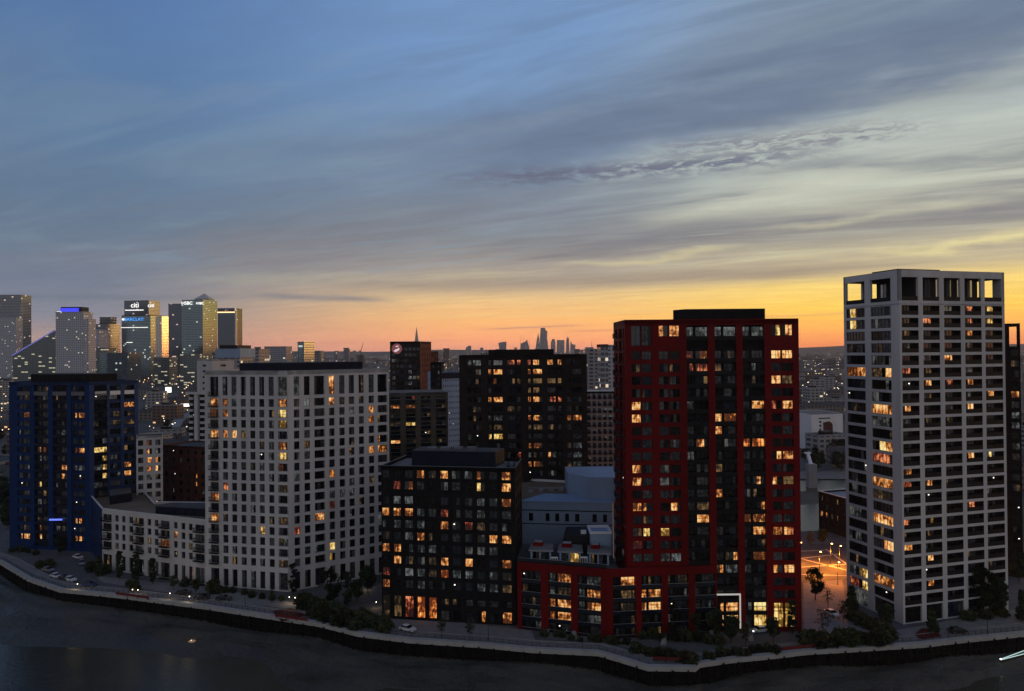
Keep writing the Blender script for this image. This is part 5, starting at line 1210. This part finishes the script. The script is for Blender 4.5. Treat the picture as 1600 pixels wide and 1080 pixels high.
TP = {
 'round': (crown(1, 7, 2.3, 'round', 1500, ['leaf_dark','leaf_dark','leaf_mid'], .3), trunk(1, 7, 2.3, .3, .13)),
 'thin': (crown(2, 6.5, 1.9, 'round', 420, ['leaf_dark','leaf_olive'], .3, .2), trunk(2, 6.5, 2.2, .25, .09)),
 'cone': (crown(3, 7, 1.9, 'cone', 1300, ['leaf_dark','leaf_dark','leaf_mid'], .08), trunk(3, 7, 1.4, .1, .12)),
 'column': (crown(4, 9, 1.4, 'column', 1500, ['leaf_dark','leaf_dark','leaf_mid'], .12), trunk(4, 9, 1.1, .1, .14)),
 'bush': (crown(5, 2.2, 1.7, 'round', 800, ['leaf_dark','leaf_mid','leaf_olive'], .0, .26), trunk(5, 1.6, 1.2, .0, .06)),
 'lit': (crown(6, 4.2, 1.5, 'round', 600, ['leaf_olive','leaf_mid'], .35, .22), trunk(6, 4.2, 1.5, .3, .09)),
 'tall': (crown(7, 11, 3.6, 'round', 2600, ['leaf_dark','leaf_dark','leaf_mid'], .25, .34), trunk(7, 11, 3.6, .25, .2)),
}
def plant(kind, px, py, s, label, name='tree', cat='tree', group=None, xy_=None):
    p = xy_ or G(px, py); t = thing(name, label, cat, (p[0], p[1], 0), group); rd = random.Random(int(px*7+py)); a = rd.uniform(0, 6.28)
    for nm, me in (('crown', TP[kind][0]), ('trunk', TP[kind][1])):
        o = bpy.data.objects.new(nm, me); o.parent = t; o.scale = (s, s, s); o.rotation_euler = (0, 0, a); COL.objects.link(o)
    return t
TREES = [
 ('tall',95,868,.62,'dark tree between the blue tower and the car park'),('cone',155,900,.9,'dark cone shaped tree by the patterned end wall'),('bush',144,893,1.3,'dark bush at the foot of the patterned end wall'),('bush',165,896,1.2,'dark bush just right of the patterned end wall'),
 ('column',187,905,.95,'dark upright tree before the left part of the low pale block'),('column',212,910,.95,'dark upright tree with a lit pale trunk in front of the low pale block'),('column',239,912,.85,'dark upright tree before the middle of the low pale block'),
 ('lit',271,922,1.0,'small tree glowing yellow in front of the low pale block'),('lit',306,928,1.0,'small yellow lit tree at the foot of the broad white tower'),('bush',333,926,1.5,'big dark bush at the left corner of the broad white tower'),('bush',290,916,1.0,'low dark bush behind the yellow lit tree'),
 ('column',458,930,1.0,'upright tree with lamps at its foot by the corner of the white tower'),('tall',516,950,.95,'tallest dark tree in front of the right face of the white tower'),('column',543,948,1.05,'slim dark tree right of the tallest quay tree'),('thin',425,942,.6,'small sapling before the white tower by the quay'),
 ('round',575,928,1.1,'dark tree in the gap between the white tower and the black block'),('round',558,940,.8,'short dark tree in the shrubbery left of the black block'),
 ('thin',690,996,.75,'left sapling on the paved quay in front of the black block'),('thin',734,1000,.8,'right sapling on the paved quay in front of the black block'),
 ('thin',910,985,1.0,'bare sapling in front of the red wing'),('column',868,975,.62,'slim tree left of a stone pier by the red wing'),('cone',950,990,.8,'cone shaped tree at the bend of the red wing'),('round',1005,992,.7,'rounded tree below the middle of the red wing'),
 ('column',1052,1000,.95,'upright tree in front of the right end of the red wing'),('round',1086,990,.85,'dark tree where the red wing meets the red tower'),('round',1120,996,.95,'dark tree left of the lit entrance of the red tower'),('round',1142,1004,.9,'dark tree in front of the lit entrance of the red tower'),
 ('thin',1165,1012,.9,'thin tree by the quay below the red tower'),('round',1208,1003,.8,'dark tree in front of the right part of the red tower'),('column',1238,990,.9,'upright tree at the right corner of the red tower'),
 ('tall',1274,937,.78,'tree in a round bed on the plaza between red and pale towers'),('thin',1294,952,.9,'small tree in a round bed beside the larger plaza tree'),('thin',1286,998,1.1,'thin airy tree by the hedge between the two towers'),('thin',1266,860,1.0,'tree behind the orange lit road'),('round',1285,852,.8,'green tree beyond the orange lit road'),
 ('cone',1331,957,1.0,'cone shaped tree at the left foot of the pale tower'),('thin',1318,975,.9,'thin tree beside the hedge left of the pale tower'),('cone',1457,988,.85,'cone shaped tree in the red bed before the pale tower'),('tall',1537,962,1.1,'large dark tree in front of the right face of the pale tower'),('tall',1560,962,.85,'second large dark tree at the right corner of the pale tower'),
 ('cone',1598,970,1.1,'cone shaped tree at the right edge of the quay'),('tall',1592,910,.8,'dark tree behind the pale tower at the right edge'),('round',1384,985,.9,'rounded shrub tree at the corner of the pale tower')]
for k, px, py, s, lab in TREES: plant(k, px, py, s, lab)
BUSH = []
rnd = random.Random(11)
def row(x0, y0, x1, y1, n, s, ph):
    for i in range(n):
        f = (i+.5)/n; px = x0+(x1-x0)*f+rnd.uniform(-3, 3); py = y0+(y1-y0)*f+rnd.uniform(-3, 3); BUSH.append((px, py, s*rnd.uniform(.8, 1.25), ph))
row(470,948,602,985,13,1.35,'in the shrubbery left of the black block'); row(480,962,560,985,7,1.2,'in the lower shrubbery left of the black block')
row(846,995,985,1010,10,.6,'in the planting strip along the red wing quay'); row(990,1020,1090,1036,9,.85,'in the planted corner of the quay bastion'); row(1098,1030,1215,1018,11,.75,'in the bed along the quay before the red tower')
row(960,992,1130,1005,10,.9,'in the garden in front of the red wing'); row(1255,1010,1385,1008,13,1.3,'in the long hedge left of the pale tower'); row(1325,965,1400,1000,9,1.1,'on the slope at the foot of the pale tower')
row(12,862,60,868,5,.7,'in the bed before the blue tower'); row(330,925,445,938,8,.7,'in the hedge in front of the white tower'); row(880,975,940,990,4,.6,'between the stone piers by the red wing'); row(1500,968,1575,962,6,.8,'in the round bed before the pale tower')
row(60,885,80,890,2,1.2,'beside the parked cars by the blue tower'); row(195,917,215,922,2,.9,'beneath the upright trees on the quay')
cn = {}
for px, py, s, ph in BUSH:
    i = cn.get(ph, 0); cn[ph] = i+1
    plant('bush', px, py, s, '%s dark shrub from the left %s' % (ORD[i], ph), 'shrub', 'shrub')
# trees between the houses behind
BG = [(258,690,60),(262,680,50),(285,672,60),(300,700,40),(240,655,60),(268,640,70),(312,688,30),(280,712,30)]
rnd = random.Random(4); ii = 0
def bgt(px, py, s, lab, grp): plant('tall', px, py, s, lab, group=grp)
for i, px in enumerate(sorted(rnd.uniform(220, 322) for _ in range(26))): bgt(px, rnd.uniform(645, 745), rnd.uniform(.7, 1.1), ORD[i]+' dark park tree from the left between blue and white towers', 'park trees between the blue and white towers')
for i, px in enumerate(sorted(rnd.uniform(1256, 1318) for _ in range(16))): bgt(px, rnd.uniform(712, 738), rnd.uniform(.7, 1.2), ORD[i]+' far bank tree from the left between red and pale towers', 'far bank trees between the red and pale towers')
for i, px in enumerate(sorted(rnd.uniform(918, 966) for _ in range(12))): bgt(px, rnd.uniform(690, 725), rnd.uniform(.6, .9), ORD[i]+' dark tree from the left by the van depot', 'trees by the depot')
for i, px in enumerate(sorted(rnd.uniform(0, 14) for _ in range(8))): bgt(px, rnd.uniform(680, 840), rnd.uniform(.8, 1.2), ORD[i]+' dark tree from the left at the left edge beside the blue tower', 'trees at the left edge')
# vans in the depot
def van_mesh():
    m = MB(); m.hexa([(-3,-1,.4),(3,-1,.4),(3,1,.4),(-3,1,.4),(-3,-.95,2.5),(1.6,-.95,2.5),(1.6,.95,2.5),(-3,.95,2.5)], 'van_white'); m.hexa([(1.7,-.9,1.5),(2.9,-.9,1.5),(2.9,.9,1.5),(1.7,.9,1.5),(1.62,-.85,2.4),(2.0,-.85,2.4),(2.0,.85,2.4),(1.62,.85,2.4)], 'pane_black')
    for x in (-1.9, 1.9):
        for y in (-1.02, .82): m.tube((x, y, .4), (x, y+.2, .4), .4, .4, 'metal_dark', 10)
    return m.mesh('van')
mat('van_white', (.75, .75, .75), .4, .4, vary=0); vm = van_mesh()
for r_ in range(3):
    for k in range(8):
        p = G(920+k*6, 690+r_*7); o = bpy.data.objects.new('parked_van', vm); COL.objects.link(o); o.location = (p[0], p[1], 0); o.rotation_euler = (0, 0, R(80+r_*7))
        tag(o, ORD[k]+' white van from the left in the '+['back', 'middle', 'front'][r_]+' row of the depot', 'van', 'white vans parked in the depot')

# ================================================================== street furniture and cars
mat('tyre', (.012, .012, .012), .8, .2, vary=0)
emat('globe', (1.0, .82, .55), 7.0, True); emat('orange_lamp', (1, .5, .14), 12, True); emat('headlight', (1, .96, .9), 5)
def lampmesh():
    p = MB(); p.tube((0,0,0), (0,0,3.6), .07, .05, 'metal_dark', 8); p.tube((0,0,0), (0,0,.3), .14, .12, 'metal_dark', 8); l = MB(); l.ball((0,0,3.8), .26, 'globe'); return p.mesh('pole'), l.mesh('globe')
LP = lampmesh()
def lamp(px, py, label, s=1.0, light=None, mesh=None, h=3.8, up=False):
    p = G(px, py); t = thing('street_lamp', label, 'lamp', (p[0], p[1], 0))
    for nm, me in zip(('pole', 'globe'), mesh or LP):
        o = bpy.data.objects.new(nm, me); o.parent = t; o.scale = (s, s, s); COL.objects.link(o)
    if light:
        L = bpy.data.lights.new('lamp_light', 'POINT'); L.energy = light[0]; L.color = light[1]; L.shadow_soft_size = .3
        o = bpy.data.objects.new('lamp_light', L); o.parent = t; o.location = (0, -.5, h*s); COL.objects.link(o)
W1 = (1, .74, .42)
for px, top, lab in ((121,912,'globe lamp by the parked cars near the blue tower'),(207,921,'left globe lamp of the pair flanking a lit trunk'),(215.5,921.5,'right globe lamp of the pair flanking a lit trunk'),(265.5,927,'globe lamp left of the small yellow lit tree'),(296,932,'globe lamp beside the dark car at the white tower'),(452,933,'left low lamp at the foot of the corner tree'),(461,934,'right low lamp at the foot of the corner tree'),(572.5,912,'lamp in the gap between white tower and black block'),(588,941,'lamp left of the black block ground windows'),(788,961,'lamp at the right end of the black block')):
    lamp(px, top+1.6*1156/205*1.0, lab, .42, (60, W1), h=3.8)
OL = MB(); OL.tube((0,0,0), (0,0,6.8), .09, .06, 'metal_dark', 8); OL.tube((0,0,6.7), (0,-.9,7.0), .05, .05, 'metal_dark', 6); O2 = MB(); O2.ball((0,-1.0,6.95), .3, 'orange_lamp', sz=.5)
OM = (OL.mesh('pole'), O2.mesh('globe')); ORC = (1, .27, .03)
for px, py, lab, e in ((1298,882,'orange street lamp on the far side of the lit road',6500),(1280.5,896,'orange street lamp nearest the plaza tree',6500),(1312,886,'orange street lamp at the corner of the pale tower',6500),(1250,880,'orange street lamp beside the right edge of the red tower',6500),(1309,914,'low orange lamp by the pale tower entrance',1500)):
    lamp(px, py, lab, 1.0, (e, ORC), OM, h=4.2)
# thin dark lamp posts on the quay
DL = MB(); DL.tube((0,0,0), (0,0,5.6), .08, .05, 'metal_dark', 8); D2 = MB(); D2.tube((0,0,5.6), (0,0,5.9), .2, .14, 'metal_dark', 8); DM = (DL.mesh('pole'), D2.mesh('globe'))
for px, py, lab in ((383,948,'unlit dark lamp post on the quay below the broad white tower'),(30,868,'unlit lamp post before the blue tower'),(763,1000,'unlit dark lamp post on the paved quay before the black block'),(910,1006,'unlit dark lamp post on the quay below the red wing'),(1208,1010,'unlit lamp post on the quay below the red tower'),(1543,993,'unlit dark lamp post near the right end of the quay'),(1294,975,'unlit lamp post by the hedge between the towers')): lamp(px, py, lab, 1.0, None, DM)
# railing along the quay: one thing per run
def railing(i0, i1, label):
    m = MB(); r = MB()
    for i in range(i0, i1):
        a, c = Q[i], Q[i+1]; na, nc = outn(i), outn(i+1); a = (a[0]-na[0]*1.25, a[1]-na[1]*1.25); c = (c[0]-nc[0]*1.25, c[1]-nc[1]*1.25); d, L = unit(a, c)
        for z in (.35, .65, 1.1): r.obox(a, d, 0, L, -.02, .02, z, z+.05, 'metal_dark')
        n = max(1, int(L/1.8))
        for k in range(n): m.obox(a, d, L*k/n, L*k/n+.07, -.035, .035, .01, 1.25, 'metal_dark')
    t = thing('railing', label, 'railing', (Q[i0][0], Q[i0][1], 0)); m.build('post', t)['kind'] = 'stuff'; r.build('rail', t)
railing(3, 9, 'dark railing along the left quay below the blue and white towers'); railing(9, 15, 'dark railing along the middle quay below the black block'); railing(15, 20, 'railing around the jutting corner of the quay'); railing(20, 25, 'dark railing along the quay below the red and pale towers'); railing(25, 28, 'dark railing at the right end of the quay')
# red benches on the quay
def redbench(px0, py0, px1, py1, label):
    A_, B_ = G(px0, py0), G(px1, py1); d, L = unit(A_, B_); t = thing('bench', label, 'bench', (A_[0], A_[1], 0))
    m = MB(); m.obox(A_, d, 0, L, 0, .55, .42, .52, 'red_bench'); m.build('seat', t)
    m = MB(); m.obox(A_, d, 0, L, -.1, .0, .52, 1.15, 'red_bench'); m.build('backrest', t)
    for k in range(4):
        m = MB(); u = .3+(L-.8)*k/3; m.obox(A_, d, u, u+.2, .05, .5, 0, .42, 'metal_dark'); m.build('leg', t)
mat('red_bench', (.13, .012, .014), .6, .3, vary=.1)
redbench(181, 931, 232, 938, 'long red bench on the quay in front of the low pale block'); redbench(1222, 1019, 1282, 1013, 'long red bench on the quay between the red and pale towers'); redbench(1020, 1034, 1078, 1036, 'long red bench on the jutting quay corner'); redbench(430, 966, 480, 973, 'red bench among bushes below the broad white tower')
g = MB(); g.quad([G(*p)+(.04,) for p in [(1428,992),(1440,982),(1465,984),(1470,995),(1440,1000)]], 'red_bed')
g.quad([G(*p)+(.044,) for p in [(1020,1015),(1075,1018),(1078,1030),(1025,1030)]], 'red_bed'); g.quad([G(*p)+(.044,) for p in [(425,955),(455,950),(480,962),(440,972)]], 'red_bed'); struct(g, 'red_paving')
# cars
def carparts(col):
    B_ = MB(); prof = [(-2.15,.35),(-2.2,.75),(-2.05,.95),(-1.5,1.0),(1.0,.98),(1.9,.85),(2.15,.65),(2.15,.35)]
    for s, f in ((-.88, 1), (.88, -1)): B_.quad([(x, s, z) for x, z in (prof if f == 1 else prof[::-1])], col)
    for i in range(len(prof)): a, c = prof[i], prof[(i+1) % len(prof)]; B_.quad([(a[0], -.88, a[1]), (c[0], -.88, c[1]), (c[0], .88, c[1]), (a[0], .88, a[1])], col)
    cab = MB(); cab.hexa([(-1.75,-.82,.98),(1.0,-.82,.96),(1.0,.82,.96),(-1.75,.82,.98),(-1.3,-.66,1.42),(.25,-.66,1.44),(.25,.66,1.44),(-1.3,.66,1.42)], 'pane_black')
    ro = MB(); ro.hexa([(-1.34,-.68,1.42),(.29,-.68,1.44),(.29,.68,1.44),(-1.34,.68,1.42),(-1.2,-.6,1.49),(.15,-.6,1.5),(.15,.6,1.5),(-1.2,.6,1.49)], col)
    return B_.mesh('body'), cab.mesh('window'), ro.mesh('roof')
wheel = MB(); wheel.tube((0,-.12,0), (0,.12,0), .33, .33, 'tyre', 14); wheel = wheel.mesh('wheel'); rim = MB(); rim.tube((0,-.13,0), (0,.13,0), .18, .18, 'steel', 10); rim = rim.mesh('rim')
hl = MB(); hl.box(-.04,.04,-.18,.18,-.08,.08,'steel'); hlm = hl.mesh('headlight'); hl = MB(); hl.box(-.04,.04,-.2,.2,-.1,.1,'headlight'); hlo = hl.mesh('headlight')
mat('car_white', (.6, .6, .62), .3, .5, vary=0); mat('car_silver', (.3, .31, .33), .3, .5, .5, vary=0); mat('car_dark', (.02, .022, .03), .25, .6, vary=0); mat('car_blue', (.02, .04, .12), .25, .6, vary=0)
CP = {c: carparts(c) for c in ('car_white', 'car_silver', 'car_dark', 'car_blue')}
def car(px, py, rot, c, label, on=False):
    p = G(px, py); t = thing('parked_car', label, 'car', (p[0], p[1], .03)); t.rotation_euler = (0, 0, R(rot))
    for nm, me in zip(('body', 'window', 'roof'), CP[c]): o = bpy.data.objects.new(nm, me); o.parent = t; COL.objects.link(o)
    for x in (-1.35, 1.35):
        for y in (-.8, .8): o = bpy.data.objects.new('wheel', wheel); o.parent = t; o.location = (x, y, .33); COL.objects.link(o); r_o = bpy.data.objects.new('rim', rim); r_o.parent = o; COL.objects.link(r_o)
    for y in (-.6, .6): o = bpy.data.objects.new('headlight', hlo if on else hlm); o.parent = t; o.location = (2.15, y, .68); COL.objects.link(o)
car(75,893,-25,'car_silver','silver car parked leftmost on the quay by the blue tower'); car(88,903,-30,'car_white','white car parked second along the curved quay'); car(101,906,-28,'car_dark','dark car parked between two pale ones on the quay'); car(110,908,-30,'car_white','white car parked nearest the globe lamp on the quay')
car(122,873,-35,'car_white','white car in the lane beside the blue tower'); car(128,882,-60,'car_silver','silver car behind the white one in the lane by the blue tower'); car(140,916,-8,'car_blue','dark blue car on the quay near the patterned end wall')
car(287,929,8,'car_dark','dark car beside the yellow lit tree by the low pale block'); car(316,936,-5,'car_dark','dark car at the left foot of the broad white tower'); car(350,938,-6,'car_dark','dark car before the broad white tower, right of another'); car(637,986,-30,'car_white','white car alone on the paved quay before the black block')
car(1496,989,5,'car_dark','dark car on the quay in front of the pale tower'); car(1187,988,195,'car_white','white car with headlights on below the red tower', True); car(1300,962,-70,'car_white','white car on the plaza between the red and pale towers')
# stone piers and ramps by the red wing
mat('stone_pale', (.26, .25, .24), .8, .2, vary=.15)
for px, py, h, lab in ((852,990,1.6,'left slanting pale stone ramp wall by the red wing'),(894,997,1.7,'second slanting pale stone ramp wall by the red wing'),(1035,1008,1.2,'pale stone garden wall in front of the red wing'),(1110,1004,1.4,'boulder like pale stone below the red tower'),(1172,1002,1.5,'round pale boulder beside the tree below the red tower')):
    p = G(px, py); m = MB(); m.hexa([(p[0]-.5,p[1],0),(p[0]+.9,p[1],0),(p[0]+2.2,p[1]+4.5,0),(p[0]+.8,p[1]+4.5,0),(p[0]-.3,p[1]+.1,h*.4),(p[0]+.7,p[1]+.1,h*.4),(p[0]+1.9,p[1]+4.3,h),(p[0]+1.0,p[1]+4.3,h)], 'stone_pale')
    solo(m, 'stone_wall', lab, 'wall')
# glowing shapes invented for a light streak at lower right, orange glow at left
emat('pale_rail', (.6, .9, .85), .7)
a = G(1563, 1031, -3.95); c = G(1625, 1012, -3.95); d, L = unit(a, c); t = thing('boat', 'narrow dark boat with two pale teal rails at the lower right corner', 'boat', (a[0], a[1], -4.55))
m = MB(); P = lambda u, w, z: (a[0]+d[0]*u-d[1]*w, a[1]+d[1]*u+d[0]*w, z)
m.hexa([P(.8,-.3,-4.65),P(L,-.5,-4.65),P(L,.5,-4.65),P(.8,.3,-4.65),P(0,-.15,-4.05),P(L,-.85,-4.05),P(L,.85,-4.05),P(0,.15,-4.05)], 'metal_dark'); m.build('hull', t)
for s in (-1, 1): m = MB(); m.tube(P(.2, s*.12, -3.93), P(L, s*.85, -3.93), .1, .1, 'pale_rail', 6); m.build('rail', t)
m = MB(); m.ball(P(.1, 0, -3.80), .16, 'headlight'); m.build('lamp', t)
a = G(300, 1008, -5.6); t = thing('buoy', 'small orange glowing buoy lying on the dark mud at lower left', 'buoy', (a[0], a[1], -5.4)); emat('buoy_glow', (1, .45, .12), .16); m = MB(); m.ball((a[0], a[1], -4.8), 1.0, 'buoy_glow', 12, 8, .5); m.build('body', t); m = MB(); m.ball((a[0]-.1, a[1]-.2, -4.35), .16, 'warm_light'); m.build('lamp', t)
# distant lamps in the city: small bulbs on posts
emat('far_white', (1, .86, .68), 2.4); emat('far_orange', (1, .55, .2), 2.6)
fm = []
for mm in ('far_white', 'far_orange'): m = MB(); m.tube((0,0,0), (0,0,7.6), .12, .1, 'metal_dark', 4, False); m.ball((0,0,8), .42, mm, 6, 4); fm.append(m.mesh('street_lamp'))
rnd = random.Random(9); n = 0
for gap, cnt, y0, y1 in (((215, 324), 62, 598, 690), ((610, 612), 0, 0, 0), ((918, 966), 18, 600, 700), ((1254, 1316), 40, 562, 640), ((566, 610), 12, 563, 573), ((686, 720), 10, 560, 580), ((372, 600), 22, 557, 565), ((0, 14), 10, 590, 690), ((1254, 1316), 8, 690, 705)):
    for i in range(cnt):
        px = rnd.uniform(*gap); py = rnd.uniform(y0, y1) if gap[0] != 215 else 598+92*rnd.random()**1.9; p = G(px, py)
        if p[1] > 9000 or p[1] < 330: continue
        o = bpy.data.objects.new('street_lamp', fm[0 if rnd.random() < .6 else 1]); COL.objects.link(o); k = max(1.0, p[1]/700); o.scale = (min(k, 2.2),)*3; o.location = (p[0], p[1], 0)
        tag(o, 'tiny glowing street lamp in the distant city between the towers', 'lamp', 'distant street lamps')
# lit hoardings and curved viaduct between the blue and white towers
for px, py, w, h, lab, mm in ((263,612,9,9.5,'left of two bright white billboards below the business district','white_light'),(293.5,612,8,8.5,'right of two bright white billboards below the business district','white_light'),(290,635,16,5,'wide bright white lit hoarding below the billboards','white_light')):
    p = G(px, py+4); m = MB(); s = p[1]/1156; t = thing('billboard', lab, 'billboard', (p[0], p[1], 0)); m.box(p[0]-w*s/2, p[0]+w*s/2, p[1], p[1]+.6, 3, 3+h*s*.85, mm); m.build('panel', t)
    for k in (-1, 1): m = MB(); m.box(p[0]+k*w*s*.35-.3, p[0]+k*w*s*.35+.3, p[1]+.6, p[1]+1.2, 0, 4, 'metal_dark'); m.build('leg', t)
pts = [G(330, 640), G(300, 655), G(282, 664), G(272, 678), G(268, 690), G(280, 702), G(300, 712), G(330, 716)]
t = thing('viaduct', 'curving low railway viaduct seen between the blue and white towers', 'viaduct', pts[3]); m = MB(); w_ = MB()
for a, c in zip(pts[:-1], pts[1:]):
    d, L = unit(a, c); m.obox(a, d, -.4, L+.4, -4.2, 4.2, 5.0, 6.0, 'concrete_grey'); w_.obox(a, d, -.3, L+.3, -4.5, -4.2, 5.5, 7.1, 'concrete_grey'); w_.obox(a, d, -.3, L+.3, 4.2, 4.5, 5.5, 7.1, 'concrete_grey')
    for k in range(int(L/12)): m.obox(a, d, k*12+2, k*12+4, -2, 2, 0, 5.0, 'concrete_grey')
m.build('deck', t); w_.build('parapet', t)
# pale conveyor chimney on the far bank
a = at(1262, 708, 380); c = at(1267.5, 728, 372); m = MB(); m.tube((c[0], 372, c[2]), (a[0], 380, a[2]), 1.0, .8, 'white_paint', 8); m.tube((a[0]-1.6, 380, a[2]), (a[0]+1.6, 380, a[2]), .6, .6, 'white_paint', 6)
t = thing('footbridge_mast', 'leaning white mast on the far bank between the red and pale towers', 'mast', (c[0], 372, 0)); m.build('mast', t)
m = MB(); m.box(c[0]-2, c[0]+2.2, 370, 374, 0, c[2]+1, 'concrete_grey'); m.build('base', t)
# ================================================================== haze
hm = bpy.data.materials.new('haze'); hm.use_nodes = True; nt = hm.node_tree; nt.nodes.clear()
vp = nt.nodes.new('ShaderNodeVolumePrincipled'); vp.inputs['Density'].default_value = HZ; vp.inputs['Color'].default_value = (.84, .80, .80, 1); vp.inputs['Anisotropy'].default_value = .2
ou = nt.nodes.new('ShaderNodeOutputMaterial'); nt.links.new(vp.outputs[0], ou.inputs['Volume']); MATS['haze'] = hm
m = MB(); m.box(-FAR-50, FAR+50, -450, FAR+50, -8, 330, 'haze'); hz = struct(m, 'haze', 'stuff')
